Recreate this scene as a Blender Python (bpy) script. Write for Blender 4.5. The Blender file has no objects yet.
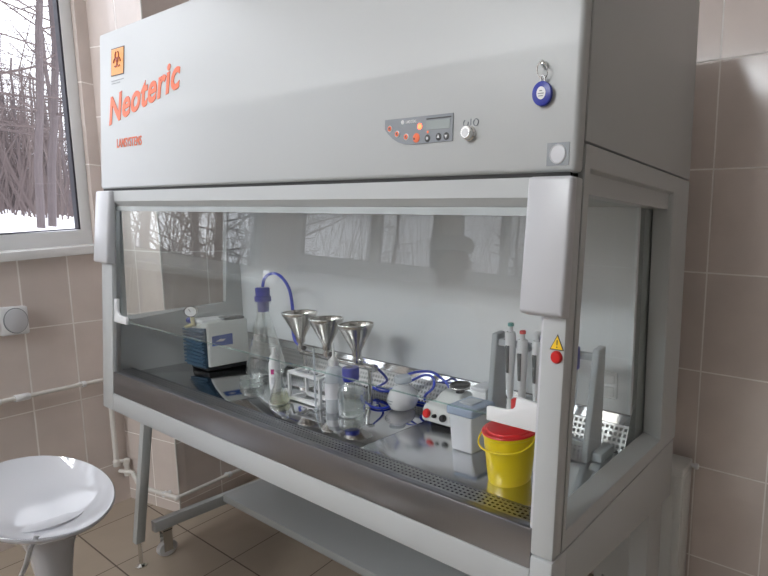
import bpy, bmesh, math, random
from mathutils import Vector, Matrix
PI = math.pi
S = bpy.context.scene
COL = S.collection
random.seed(7)

# ------------------------------------------------------------------ camera
cam_d = bpy.data.cameras.new('camera')
cam = bpy.data.objects.new('camera', cam_d); COL.objects.link(cam)
LIFT = 0.035            # the set is laid out from a datum this far above the floor tiles
CAM_LOC = Vector((2.2004, -0.6312, 1.1916+LIFT))
yaw, pitch, roll = 0.4923, -0.1281, 0.034
F = Vector((-math.sin(yaw)*math.cos(pitch), math.cos(yaw)*math.cos(pitch), math.sin(pitch)))
R = Vector((math.cos(yaw), math.sin(yaw), 0)); U = R.cross(F)
R2 = R*math.cos(roll) + U*math.sin(roll); U2 = -R*math.sin(roll) + U*math.cos(roll)
M = Matrix((R2, U2, -F)).transposed().to_4x4(); M.translation = CAM_LOC
cam.matrix_world = M
cam_d.sensor_fit = 'HORIZONTAL'; cam_d.sensor_width = 36.0
cam_d.lens = 492.02/768*36.0
cam_d.shift_x = -(592.5-384)/768; cam_d.shift_y = (299.94-288)/768
cam_d.clip_start = 0.02; cam_d.clip_end = 300
S.camera = cam

# ------------------------------------------------------------------ world, exposure
W = bpy.data.worlds.new('overcast_sky'); S.world = W; W.use_nodes = True
bg = W.node_tree.nodes['Background']
bg.inputs[0].default_value = (0.92, 0.93, 1.0, 1); bg.inputs[1].default_value = 3.2
S.view_settings.view_transform = 'Standard'; S.view_settings.look = 'None'
S.view_settings.exposure = 0.0; S.view_settings.gamma = 1.0
try:
    S.view_settings.use_curve_mapping = False
except Exception:
    pass
S.cycles.use_denoising = True
S.cycles.max_bounces = 12; S.cycles.diffuse_bounces = 5; S.cycles.glossy_bounces = 6
S.cycles.transparent_max_bounces = 24; S.cycles.transmission_bounces = 8
S.cycles.sample_clamp_indirect = 6.0
LAMP_POWER = 44.0        # emission of the ceiling lamp diffusers
TROUGH_POWER = 2500.0      # emission of the strip in the added light trough

# ------------------------------------------------------------------ materials
def mat(name, col, rough=0.5, metal=0.0, var=0.0, vscale=8.0, bump=0.0, bscale=60.0, emit=None, estr=0.0, coat=0.0, spec=0.5):
    m = bpy.data.materials.new(name); m.use_nodes = True
    nt = m.node_tree; b = nt.nodes['Principled BSDF']
    b.inputs['Base Color'].default_value = (*col, 1); b.inputs['Roughness'].default_value = rough
    b.inputs['Metallic'].default_value = metal; b.inputs['Specular IOR Level'].default_value = spec
    if coat: b.inputs['Coat Weight'].default_value = coat; b.inputs['Coat Roughness'].default_value = 0.05
    if emit: b.inputs['Emission Color'].default_value = (*emit, 1); b.inputs['Emission Strength'].default_value = estr
    if var or bump:
        tc = nt.nodes.new('ShaderNodeTexCoord')
    if var:
        n = nt.nodes.new('ShaderNodeTexNoise'); n.inputs['Scale'].default_value = vscale; n.inputs['Detail'].default_value = 4
        nt.links.new(tc.outputs['Object'], n.inputs['Vector'])
        mx = nt.nodes.new('ShaderNodeMix'); mx.data_type = 'RGBA'
        mx.inputs[6].default_value = (*[c*(1-var) for c in col], 1); mx.inputs[7].default_value = (*[min(1, c*(1+var)) for c in col], 1)
        nt.links.new(n.outputs['Fac'], mx.inputs[0]); nt.links.new(mx.outputs[2], b.inputs['Base Color'])
    if bump:
        n2 = nt.nodes.new('ShaderNodeTexNoise'); n2.inputs['Scale'].default_value = bscale
        nt.links.new(tc.outputs['Object'], n2.inputs['Vector'])
        bp = nt.nodes.new('ShaderNodeBump'); bp.inputs['Strength'].default_value = bump; bp.inputs['Distance'].default_value = 0.002
        nt.links.new(n2.outputs['Fac'], bp.inputs['Height']); nt.links.new(bp.outputs[0], b.inputs['Normal'])
    return m

def brushed(name, col, rough, stretch=(2, 60, 200), amt=0.12):
    m = mat(name, col, rough, 1.0); nt = m.node_tree; b = nt.nodes['Principled BSDF']
    tc = nt.nodes.new('ShaderNodeTexCoord'); mp = nt.nodes.new('ShaderNodeMapping'); mp.inputs['Scale'].default_value = stretch
    n = nt.nodes.new('ShaderNodeTexNoise'); n.inputs['Scale'].default_value = 3; n.inputs['Detail'].default_value = 5
    r = nt.nodes.new('ShaderNodeMapRange'); r.inputs['To Min'].default_value = max(0.02, rough-amt); r.inputs['To Max'].default_value = rough+amt
    nt.links.new(tc.outputs['Object'], mp.inputs[0]); nt.links.new(mp.outputs[0], n.inputs['Vector'])
    nt.links.new(n.outputs['Fac'], r.inputs['Value']); nt.links.new(r.outputs[0], b.inputs['Roughness'])
    return m

def glass(name, tint=(0.97, 0.99, 0.98), ior=1.5, gain=1.0, milk=0.0, milkcol=(0.8, 0.85, 0.85), rough=0.0):
    """thin clear pane: straight-through light plus a Fresnel reflection, and a little haze of its own"""
    m = bpy.data.materials.new(name); m.use_nodes = True; nt = m.node_tree
    nt.nodes.clear()
    out = nt.nodes.new('ShaderNodeOutputMaterial'); t = nt.nodes.new('ShaderNodeBsdfTransparent'); t.inputs[0].default_value = (*tint, 1)
    g = nt.nodes.new('ShaderNodeBsdfGlossy'); g.inputs['Roughness'].default_value = rough; g.inputs[0].default_value = (1, 1, 1, 1)
    ge = nt.nodes.new('ShaderNodeNewGeometry'); dt = nt.nodes.new('ShaderNodeVectorMath'); dt.operation = 'DOT_PRODUCT'
    nt.links.new(ge.outputs['Incoming'], dt.inputs[0]); nt.links.new(ge.outputs['Normal'], dt.inputs[1])
    ab = nt.nodes.new('ShaderNodeMath'); ab.operation = 'ABSOLUTE'; nt.links.new(dt.outputs['Value'], ab.inputs[0])
    om = nt.nodes.new('ShaderNodeMath'); om.operation = 'SUBTRACT'; om.inputs[0].default_value = 1.0; nt.links.new(ab.outputs[0], om.inputs[1])
    pw = nt.nodes.new('ShaderNodeMath'); pw.operation = 'POWER'; pw.inputs[1].default_value = 5.0; nt.links.new(om.outputs[0], pw.inputs[0])
    f0 = ((ior-1)/(ior+1))**2
    fr = nt.nodes.new('ShaderNodeMath'); fr.operation = 'MULTIPLY_ADD'; fr.inputs[1].default_value = 1-f0; fr.inputs[2].default_value = f0; nt.links.new(pw.outputs[0], fr.inputs[0])
    ml = nt.nodes.new('ShaderNodeMath'); ml.operation = 'MULTIPLY'; ml.inputs[1].default_value = gain; ml.use_clamp = True
    mx = nt.nodes.new('ShaderNodeMixShader')
    nt.links.new(fr.outputs[0], ml.inputs[0]); nt.links.new(ml.outputs[0], mx.inputs[0])
    base = t.outputs[0]
    if milk:
        d = nt.nodes.new('ShaderNodeBsdfDiffuse'); d.inputs[0].default_value = (*milkcol, 1)
        m2 = nt.nodes.new('ShaderNodeMixShader'); m2.inputs[0].default_value = milk
        nt.links.new(t.outputs[0], m2.inputs[1]); nt.links.new(d.outputs[0], m2.inputs[2]); base = m2.outputs[0]
    nt.links.new(base, mx.inputs[1]); nt.links.new(g.outputs[0], mx.inputs[2]); nt.links.new(mx.outputs[0], out.inputs[0])
    return m

def tile_mat(name, col, grout, w, h, u0, v0, vert=True, shear=0.0, mortar=0.0025, rough=0.16, var=0.07):
    m = bpy.data.materials.new(name); m.use_nodes = True; nt = m.node_tree; b = nt.nodes['Principled BSDF']
    tc = nt.nodes.new('ShaderNodeTexCoord'); sp = nt.nodes.new('ShaderNodeSeparateXYZ'); nt.links.new(tc.outputs['Object'], sp.inputs[0])
    a = nt.nodes.new('ShaderNodeMath'); a.operation = 'MULTIPLY_ADD'; a.inputs[1].default_value = shear
    v = sp.outputs['Z'] if vert else sp.outputs['Y']
    nt.links.new(v, a.inputs[0]); nt.links.new(sp.outputs['X'], a.inputs[2])
    ax = nt.nodes.new('ShaderNodeMath'); ax.inputs[1].default_value = -u0 + w*40; nt.links.new(a.outputs[0], ax.inputs[0])
    ay = nt.nodes.new('ShaderNodeMath'); ay.inputs[1].default_value = -v0 + h*40; nt.links.new(v, ay.inputs[0])
    cb = nt.nodes.new('ShaderNodeCombineXYZ'); nt.links.new(ax.outputs[0], cb.inputs[0]); nt.links.new(ay.outputs[0], cb.inputs[1])
    br = nt.nodes.new('ShaderNodeTexBrick'); br.offset = 0.0; br.squash = 1.0
    br.inputs['Scale'].default_value = 1; br.inputs['Mortar Size'].default_value = mortar; br.inputs['Mortar Smooth'].default_value = 0.1
    br.inputs['Brick Width'].default_value = w; br.inputs['Row Height'].default_value = h
    c1 = [c*(1-var*0.5) for c in col]; c2 = [min(1, c*(1+var*0.5)) for c in col]
    br.inputs['Color1'].default_value = (*c1, 1); br.inputs['Color2'].default_value = (*c2, 1); br.inputs['Mortar'].default_value = (*grout, 1)
    nt.links.new(cb.outputs[0], br.inputs['Vector'])
    n = nt.nodes.new('ShaderNodeTexNoise'); n.inputs['Scale'].default_value = 9; n.inputs['Detail'].default_value = 6
    nt.links.new(tc.outputs['Object'], n.inputs['Vector'])
    rg = nt.nodes.new('ShaderNodeMapRange'); rg.inputs['To Min'].default_value = 1-var*1.3; rg.inputs['To Max'].default_value = 1+var*1.3
    nt.links.new(n.outputs['Fac'], rg.inputs['Value'])
    mx = nt.nodes.new('ShaderNodeMix'); mx.data_type = 'RGBA'; mx.blend_type = 'MULTIPLY'; mx.inputs[0].default_value = 1
    nt.links.new(br.outputs['Color'], mx.inputs[6]); nt.links.new(rg.outputs[0], mx.inputs[7]); nt.links.new(mx.outputs[2], b.inputs['Base Color'])
    rr = nt.nodes.new('ShaderNodeMapRange'); rr.inputs['To Min'].default_value = rough; rr.inputs['To Max'].default_value = 0.7
    nt.links.new(br.outputs['Fac'], rr.inputs['Value']); nt.links.new(rr.outputs[0], b.inputs['Roughness'])
    bp = nt.nodes.new('ShaderNodeBump'); bp.invert = True; bp.inputs['Strength'].default_value = 0.5; bp.inputs['Distance'].default_value = 0.002
    nt.links.new(br.outputs['Fac'], bp.inputs['Height']); nt.links.new(bp.outputs[0], b.inputs['Normal'])
    return m

def perforated(name, col, pu, pv, fu, fv, ax_u='X', ax_v='Y', rough=0.3):
    """steel sheet with a regular grid of round-cornered through holes"""
    m = mat(name, col, rough, 1.0); nt = m.node_tree; b = nt.nodes['Principled BSDF']; out = nt.nodes['Material Output']
    tc = nt.nodes.new('ShaderNodeTexCoord'); sp = nt.nodes.new('ShaderNodeSeparateXYZ'); nt.links.new(tc.outputs['Object'], sp.inputs[0])
    ds = []
    for ax, p, f in ((ax_u, pu, fu), (ax_v, pv, fv)):
        d = nt.nodes.new('ShaderNodeMath'); d.operation = 'DIVIDE'; d.inputs[1].default_value = p; nt.links.new(sp.outputs[ax], d.inputs[0])
        fr = nt.nodes.new('ShaderNodeMath'); fr.operation = 'FRACT'; nt.links.new(d.outputs[0], fr.inputs[0])
        s = nt.nodes.new('ShaderNodeMath'); s.operation = 'SUBTRACT'; s.inputs[1].default_value = 0.5; nt.links.new(fr.outputs[0], s.inputs[0])
        ab = nt.nodes.new('ShaderNodeMath'); ab.operation = 'ABSOLUTE'; nt.links.new(s.outputs[0], ab.inputs[0])
        lt = nt.nodes.new('ShaderNodeMath'); lt.operation = 'LESS_THAN'; lt.inputs[1].default_value = f*0.5; nt.links.new(ab.outputs[0], lt.inputs[0])
        ds.append(lt)
    ml = nt.nodes.new('ShaderNodeMath'); ml.operation = 'MULTIPLY'; nt.links.new(ds[0].outputs[0], ml.inputs[0]); nt.links.new(ds[1].outputs[0], ml.inputs[1])
    t = nt.nodes.new('ShaderNodeBsdfTransparent'); mx = nt.nodes.new('ShaderNodeMixShader')
    nt.links.new(ml.outputs[0], mx.inputs[0]); nt.links.new(b.outputs[0], mx.inputs[1]); nt.links.new(t.outputs[0], mx.inputs[2]); nt.links.new(mx.outputs[0], out.inputs[0])
    return m

TILE = (0.70, 0.62, 0.575); GROUT = (0.92, 0.88, 0.84)
M_ = dict(
    paint=mat('painted_steel', (0.475, 0.495, 0.495), 0.38, bump=0.05, bscale=400),
    post=mat('post_paint', (0.50, 0.52, 0.525), 0.32),
    cover=mat('cover_plastic', (0.54, 0.55, 0.575), 0.3),
    gap=mat('dark_gap', (0.03, 0.03, 0.03), 0.8),
    panelwhite=mat('chamber_back_paint', (0.72, 0.74, 0.76), 0.35),
    steel=brushed('brushed_steel', (0.33, 0.33, 0.345), 0.34, (1.5, 25, 60), 0.05),
    work=brushed('worktop_steel', (0.57, 0.57, 0.57), 0.08, amt=0.03),
    work2=brushed('worktop_steel_matte', (0.66, 0.66, 0.665), 0.16, amt=0.05),
    mirror=mat('polished_steel', (0.86, 0.86, 0.86), 0.08, 1.0),
    chrome=mat('chrome', (0.72, 0.72, 0.70), 0.12, 1.0),
    funnel=mat('spun_steel', (0.55, 0.53, 0.50), 0.2, 1.0),
    perf=perforated('perforated_front', (0.5, 0.5, 0.5), 0.0115, 0.0090, 0.66, 0.66),
    perfr=perforated('perforated_rear', (0.72, 0.72, 0.72), 0.0125, 0.0125, 0.62, 0.62, 'X', 'Z'),
    sash=glass('sash_glass', (0.965, 0.975, 0.97), 1.5, 0.75, 0.012),
    side=glass('side_glass', (0.95, 0.97, 0.965), 1.5, 0.8, 0.02),
    edge=glass('glass_edge', (0.72, 0.84, 0.80), 1.5, 0.4, 0.10, (0.66, 0.76, 0.76)),
    frost=glass('frosted_strip', (0.9, 0.93, 0.93), 1.5, 0.5, 0.55, (0.66, 0.70, 0.70)), shelf=mat('shelf_paint_shaded', (0.36, 0.375, 0.375), 0.45),  # shelf grey is darkened: the shade under the cabinet is in its colour
    winglass=glass('window_glass', (0.97, 0.98, 0.98), 1.45, 0.8),
    pvc=mat('white_pvc', (0.80, 0.82, 0.83), 0.25), gasket=mat('window_gasket', (0.03, 0.03, 0.045), 0.5),
    sill=mat('sill_board', (0.82, 0.83, 0.83), 0.25),
    pipe=mat('white_pipe', (0.74, 0.72, 0.68), 0.35, var=0.05),
    orange=mat('orange_lettering', (0.82, 0.14, 0.03), 0.45), orange2=mat('biohazard_orange', (0.90, 0.36, 0.06), 0.45),
    ink=mat('dark_ink', (0.05, 0.04, 0.04), 0.5), brown=mat('symbol_ink', (0.36, 0.07, 0.03), 0.5),
    grey=mat('panel_grey', (0.23, 0.25, 0.27), 0.4), lcd=mat('display_grey', (0.30, 0.34, 0.33), 0.25),
    lgrey=mat('light_grey', (0.62, 0.63, 0.66), 0.35), white=mat('white_plastic', (0.80, 0.81, 0.82), 0.3),
    led=mat('red_light', (0.9, 0.1, 0.05), 0.3, emit=(1.0, 0.08, 0.02), estr=6.0),
    black=mat('black_plastic', (0.02, 0.02, 0.022), 0.35), red=mat('red_plastic', (0.62, 0.02, 0.02), 0.3),
    yellow=mat('yellow_plastic', (0.78, 0.60, 0.01), 0.3), signyel=mat('sign_yellow', (0.90, 0.58, 0.02), 0.4),
    blue=mat('blue_plastic', (0.015, 0.03, 0.33), 0.3), bluel=mat('label_blue', (0.02, 0.08, 0.33), 0.4),
    hose=mat('blue_hose', (0.02, 0.05, 0.50), 0.3), teal=mat('teal_cap', (0.05, 0.28, 0.26), 0.4),
    ribblue=mat('ribbed_blue_grey', (0.05, 0.10, 0.16), 0.35), beige=mat('pump_housing', (0.66, 0.68, 0.66), 0.4),
    brass=mat('yellowed_nozzle', (0.66, 0.60, 0.38), 0.4),
    clear=glass('clear_glassware', (0.97, 0.98, 0.975), 1.5, 1.9, 0.045), cloudy=glass('frosted_plastic', (0.8, 0.83, 0.86), 1.4, 0.7, 0.5, (0.78, 0.82, 0.86)),
    boxpl=glass('container_plastic', (0.85, 0.88, 0.92), 1.4, 0.6, 0.72, (0.80, 0.83, 0.87)), lidblue=glass('lid_plastic', (0.6, 0.7, 0.85), 1.4, 0.6, 0.75, (0.44, 0.52, 0.66)),
    water=glass('clear_liquid', (0.95, 0.965, 0.955), 1.33, 1.2, 0.02), magenta=mat('label_magenta', (0.5, 0.03, 0.2), 0.4),
    stool=mat('glossy_white_shell', (0.66, 0.67, 0.71), 0.08, coat=0.6), radiator=mat('radiator_enamel', (0.68, 0.69, 0.67), 0.35),
    rubber=mat('caster_grey', (0.62, 0.62, 0.62), 0.5), pip=mat('pipette_grey', (0.70, 0.72, 0.75), 0.35), dkgrey=mat('dark_grey', (0.08, 0.085, 0.09), 0.4),
    stand=mat('stand_grey', (0.40, 0.43, 0.46), 0.4), mixer=mat('mixer_grey', (0.60, 0.62, 0.61), 0.4),
    bark=mat('bark', (0.105, 0.085, 0.088), 0.9, var=0.25, vscale=20), twig=mat('twig_bark', (0.115, 0.088, 0.085), 0.9),
    snow=mat('snow', (0.88, 0.88, 0.93), 0.7, var=0.05, vscale=1.5), ceil=mat('ceiling_white', (0.82, 0.82, 0.8), 0.8),
    coat=mat('white_coat', (0.80, 0.80, 0.82), 0.8), skin=mat('skin', (0.55, 0.34, 0.26), 0.5), hair=mat('dark_hair', (0.05, 0.04, 0.035), 0.5), trousers=mat('dark_trousers', (0.05, 0.06, 0.08), 0.8),
)
M_['tile_back'] = tile_mat('beige_wall_tile', TILE, GROUT, 0.218, 0.3078, 1.798, 0.786)
M_['tile_left'] = tile_mat('beige_wall_tile_left', TILE, GROUT, 0.140, 0.3167, 0.136, 0.778)
M_['tile_pil'] = tile_mat('beige_wall_tile_corner', TILE, GROUT, 0.206, 0.2655, 0.175, 1.338)
M_['tile_plain'] = tile_mat('beige_wall_tile_far', (0.5, 0.46, 0.44), GROUT, 0.2, 0.3078, 0, 0.786)
M_['floor'] = tile_mat('floor_tile', (0.40, 0.335, 0.265), (0.12, 0.095, 0.075), 0.339, 0.228, -0.0373, 0.0045, vert=False, shear=0.151, mortar=0.0022, rough=0.28, var=0.06)

# ------------------------------------------------------------------ mesh helpers
class MB:
    def __init__(s): s.bm = bmesh.new()
    def _merge(s, t):
        me = bpy.data.meshes.new('tmp'); t.to_mesh(me); t.free(); s.bm.from_mesh(me); bpy.data.meshes.remove(me); return s
    def box(s, x0, x1, y0, y1, z0, z1, bev=0.0, seg=2, mtx=None, sel=None):
        t = bmesh.new(); bmesh.ops.create_cube(t, size=1)
        for v in t.verts: v.co = Vector(((x0+x1)/2+v.co.x*(x1-x0), (y0+y1)/2+v.co.y*(y1-y0), (z0+z1)/2+v.co.z*(z1-z0)))
        if bev:
            es = [e for e in t.edges if sel is None or sel(e)]
            bmesh.ops.bevel(t, geom=es, offset=bev, segments=seg, affect='EDGES', profile=0.5)
        if mtx is not None: t.transform(mtx)
        return s._merge(t)
    def hexa(s, pts, bev=0.0, seg=2):
        """8 corners: 0-3 one face, 4-7 the opposite one, same order"""
        t = bmesh.new(); v = [t.verts.new(p) for p in pts]
        for f in ((0, 1, 2, 3), (7, 6, 5, 4), (0, 4, 5, 1), (1, 5, 6, 2), (2, 6, 7, 3), (3, 7, 4, 0)): t.faces.new([v[i] for i in f])
        bmesh.ops.recalc_face_normals(t, faces=t.faces)
        if bev: bmesh.ops.bevel(t, geom=t.edges[:], offset=bev, segments=seg, affect='EDGES', profile=0.5)
        return s._merge(t)
    def slab(s, x0, x1, z0, z1, off0, off1, bev=0.0, seg=2):
        """board following the leaning front: depth measured from the front plane"""
        f = YF
        return s.hexa([(x0, f(z0)+off0, z0), (x1, f(z0)+off0, z0), (x1, f(z1)+off0, z1), (x0, f(z1)+off0, z1),
                       (x0, f(z0)+off1, z0), (x1, f(z0)+off1, z0), (x1, f(z1)+off1, z1), (x0, f(z1)+off1, z1)], bev, seg)
    def prism(s, pts, d, bev=0.0):
        """extrude a planar outline (3-D points) along the vector d"""
        t = bmesh.new(); a = [t.verts.new(p) for p in pts]; d = Vector(d); b = [t.verts.new(Vector(p)+d) for p in pts]; n = len(pts)
        t.faces.new(a); t.faces.new(b[::-1])
        for i in range(n): t.faces.new((a[i], b[i], b[(i+1) % n], a[(i+1) % n]))
        bmesh.ops.recalc_face_normals(t, faces=t.faces)
        if bev: bmesh.ops.bevel(t, geom=t.edges[:], offset=bev, segments=2, affect='EDGES', profile=0.5)
        return s._merge(t)
    def lathe(s, prof, c=(0, 0, 0), seg=32, axis=(0, 0, 1), caps=True):
        t = bmesh.new(); q = Vector((0, 0, 1)).rotation_difference(Vector(axis)).to_matrix(); c = Vector(c); rings = []
        for r, z in prof:
            rings.append([t.verts.new(c+q@Vector((r*math.cos(2*PI*i/seg), r*math.sin(2*PI*i/seg), z))) for i in range(seg)])
        for a, b in zip(rings, rings[1:]):
            for i in range(seg): t.faces.new((a[i], a[(i+1) % seg], b[(i+1) % seg], b[i]))
        if caps:
            if prof[0][0] > 1e-6: t.faces.new(rings[0][::-1])
            if prof[-1][0] > 1e-6: t.faces.new(rings[-1])
        bmesh.ops.remove_doubles(t, verts=t.verts, dist=1e-6)
        bmesh.ops.recalc_face_normals(t, faces=t.faces)
        return s._merge(t)
    def tube(s, pts, r, seg=10, closed=False, r1=None):
        P = [Vector(p) for p in pts]; n = len(P); t = bmesh.new(); rings = []; nrm = None
        for i, p in enumerate(P):
            if closed: d = (P[(i+1) % n]-P[i-1])
            else: d = (P[min(i+1, n-1)]-P[max(i-1, 0)])
            d.normalize()
            if nrm is None: nrm = d.orthogonal().normalized()
            else: nrm = (nrm-d*nrm.dot(d)); nrm = nrm.normalized() if nrm.length > 1e-6 else d.orthogonal().normalized()
            bn = d.cross(nrm); rr = r if r1 is None else r+(r1-r)*i/(n-1)
            rings.append([t.verts.new(p+(nrm*math.cos(2*PI*k/seg)+bn*math.sin(2*PI*k/seg))*rr) for k in range(seg)])
        pairs = list(zip(rings, rings[1:]))+([(rings[-1], rings[0])] if closed else [])
        for a, b in pairs:
            for k in range(seg): t.faces.new((a[k], a[(k+1) % seg], b[(k+1) % seg], b[k]))
        if not closed: t.faces.new(rings[0][::-1]); t.faces.new(rings[-1])
        bmesh.ops.recalc_face_normals(t, faces=t.faces)
        return s._merge(t)
    def ball(s, c, r, sx=1, sy=1, sz=1, seg=20):
        t = bmesh.new(); bmesh.ops.create_uvsphere(t, u_segments=seg, v_segments=seg//2+2, radius=r)
        for v in t.verts: v.co = Vector((c[0]+v.co.x*sx, c[1]+v.co.y*sy, c[2]+v.co.z*sz))
        return s._merge(t)
    def ringpanel(s, A, B, C, D):
        """window frame: outer loop A / hole B on the outside face, hole C / outer loop D on the inside face (4 points each)"""
        t = bmesh.new(); L = [[t.verts.new(p) for p in q] for q in (A, B, C, D)]
        for i in range(4):
            j = (i+1) % 4
            for a, b in ((0, 1), (1, 2), (2, 3), (3, 0)): t.faces.new((L[a][i], L[a][j], L[b][j], L[b][i]))
        bmesh.ops.recalc_face_normals(t, faces=t.faces)
        return s._merge(t)
    def build(s, name, m, parent=None, smooth=38):
        me = bpy.data.meshes.new(name); off = ROOT.get(parent.name, Vector()) if parent is not None else Vector()
        if off.length: bmesh.ops.translate(s.bm, verts=s.bm.verts, vec=-off)
        s.bm.to_mesh(me); s.bm.free()
        me.materials.append(m)
        for p in me.polygons: p.use_smooth = True
        me.set_sharp_from_angle(angle=math.radians(smooth))
        o = bpy.data.objects.new(name, me); COL.objects.link(o)
        if parent is not None: o.parent = parent; ROOT[o.name] = off
        return o
ROOT = {}
ZB = 0.568
def YF(z): return 0.0608*(z-ZB)
def spline(pts, n=8):
    P = [Vector(p) for p in pts]; out = []
    for i in range(len(P)-1):
        p0, p1, p2, p3 = P[max(i-1, 0)], P[i], P[i+1], P[min(i+2, len(P)-1)]
        for k in range(n):
            t = k/n
            out.append(0.5*((2*p1)+(p2-p0)*t+(2*p0-5*p1+4*p2-p3)*t*t+(3*p1-p0-3*p2+p3)*t**3))
    out.append(P[-1]); return out
def thing(name, loc, label, cat, group=None):
    o = bpy.data.objects.new(name, None); COL.objects.link(o); o.location = loc; o.empty_display_size = 0.05
    ROOT[o.name] = Vector(loc); return tag(o, label, cat, group)
def tag(o, label, cat, group=None, kind=None):
    o['label'] = label; o['category'] = cat
    if group: o['group'] = group
    if kind: o['kind'] = kind
    return o
def struct(o): o['kind'] = 'structure'; return o
def lab(o, t): o['label'] = t; return o
def dup(o, parent=None):
    c = o.copy(); COL.objects.link(c)
    if parent is not None: c.parent = parent; c.matrix_parent_inverse = o.matrix_parent_inverse.copy()
    for ch in [x for x in bpy.data.objects if x.parent is o]: dup(ch, c)
    return c
def lettering(name, txt, size, m, parent, origin, xdir, zdir, sx=1.0, shear=0.0, bold=0.0, depth=0.0006, align='LEFT', space=1.0):
    cu = bpy.data.curves.new('txt', 'FONT'); cu.body = txt; cu.size = size; cu.shear = shear; cu.offset = bold; cu.extrude = depth
    cu.align_x = align; cu.space_character = space; cu.resolution_u = 4
    t = bpy.data.objects.new('txt', cu); COL.objects.link(t)
    dg = bpy.context.evaluated_depsgraph_get(); me = bpy.data.meshes.new_from_object(t.evaluated_get(dg)); bpy.data.objects.remove(t)
    xd = Vector(xdir).normalized(); zd = Vector(zdir); zd = (zd-xd*zd.dot(xd)).normalized(); nd = xd.cross(zd)
    off = ROOT.get(parent.name, Vector()); O = Vector(origin)-off
    for v in me.vertices: v.co = O+xd*v.co.x*sx+zd*v.co.y+nd*v.co.z
    me.materials.clear(); me.materials.append(m); me.name = name
    o = bpy.data.objects.new(name, me); COL.objects.link(o); o.parent = parent; ROOT[o.name] = off
    return o

# ------------------------------------------------------------------ room shell
YW = 0.8485; XR = 3.7; YFR = -3.0; ZC = 2.75
ang_left = math.atan2(-0.98, 0.20)               # wall with the windows runs from the corner towards the camera side
KS = 1.029
LC = Vector((-0.565, 0.224, 0)); LDIR = Vector((0.2, -0.98, 0)).normalized(); LN = Vector((0.98, 0.2, 0)).normalized()
KC = Vector((-0.234, 0.276, 0))
def zk(z): return KS*z-0.0345
def LW(s, n, z): return LC+LDIR*s*KS+LN*n+Vector((0, 0, zk(z)))   # s along the window wall, n into the room

b = MB(); b.box(-1.0, XR+0.2, YFR-0.2, YW+0.15, -0.12, 0)
FLOOR = None
FLOOR = struct(b.build('floor', M_['floor']))
b = MB(); b.box(-1.0, XR+0.2, YFR-0.2, YW+0.15, ZC, ZC+0.1)
struct(b.build('ceiling', M_['ceil']))
b = MB(); b.box(-0.45, XR+0.1, YW, YW+0.12, -LIFT, ZC)
struct(b.build('wall_back', M_['tile_back']))
b = MB(); b.box(XR, XR+0.1, YFR, YW+0.12, -LIFT, ZC)
o = struct(b.build('wall_right', mat('painted_wall', (0.34, 0.33, 0.32), 0.7)))
b = MB(); b.box(-0.2, XR+0.1, YFR-0.1, YFR, -LIFT, ZC)
o = struct(b.build('wall_front', M_['tile_plain']))

def wall_frame(name, origin, d, boxes, m):
    """wall built in its own frame: local x along the wall, y outwards, z up"""
    b = MB()
    for q in boxes: b.box(*q)
    o = b.build(name, m); d = Vector(d).normalized(); n = Vector((d.y, -d.x, 0))
    mt = Matrix((d, Vector((-d.y, d.x, 0)), Vector((0, 0, 1)))).transposed().to_4x4(); mt.translation = Vector(origin)
    o.matrix_world = mt
    return struct(o)
# window wall: +y local points into the room, so the masonry lies at negative local y
SILL_Z = 1.05; WTOP = 2.42
WINS = [(0.036, 0.86), (1.0, 1.82), (1.96, 2.78)]
bx = [(-0.02, 3.45, -0.08, 0, -LIFT, zk(0.96)), (-0.02, 3.45, -0.08, 0, zk(WTOP), ZC), *[((0.03+q*0.09)*KS, (0.12+q*0.09)*KS, -0.08, 0, zk(0.96), zk(1.064-0.1*(0.03+q*0.09-0.036)+0.010)) for q in range(10)], (-0.02, 0.03*KS, -0.08, 0, zk(0.96), zk(1.06)), (0.93*KS, 3.45, -0.08, 0, zk(0.96), zk(1.06))]
edges = [-0.02]+[v*KS for w in WINS for v in w]+[3.45]
for i in range(0, len(edges), 2): bx.append((edges[i], edges[i+1], -0.08, 0, zk(1.06), zk(WTOP)))
wall_frame('wall_left', LC, LDIR, bx, M_['tile_left'])
wall_frame('wall_corner', LC, KC-LC, [(-0.02, (KC-LC).length, 0, 0.03, -LIFT, ZC)], M_['tile_pil'])
sd = Vector((-0.2, 0.98, 0)).normalized()
b = MB(); b.box(0.0, 0.58, 0.0, 0.03, -LIFT, ZC)
o = b.build('wall_corner_side', M_['tile_pil'])
mt = Matrix((sd, Vector((-sd.y, sd.x, 0)), Vector((0, 0, 1)))).transposed().to_4x4(); mt.translation = KC; o.matrix_world = mt; struct(o)
# pale corner bead along the protruding tile corner
b = MB(); b.tube([KC+Vector((0.0, -0.001, -LIFT)), KC+Vector((0.0, -0.001, ZC))], 0.003, 8)
struct(b.build('trim_1', M_['pipe']))

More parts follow.
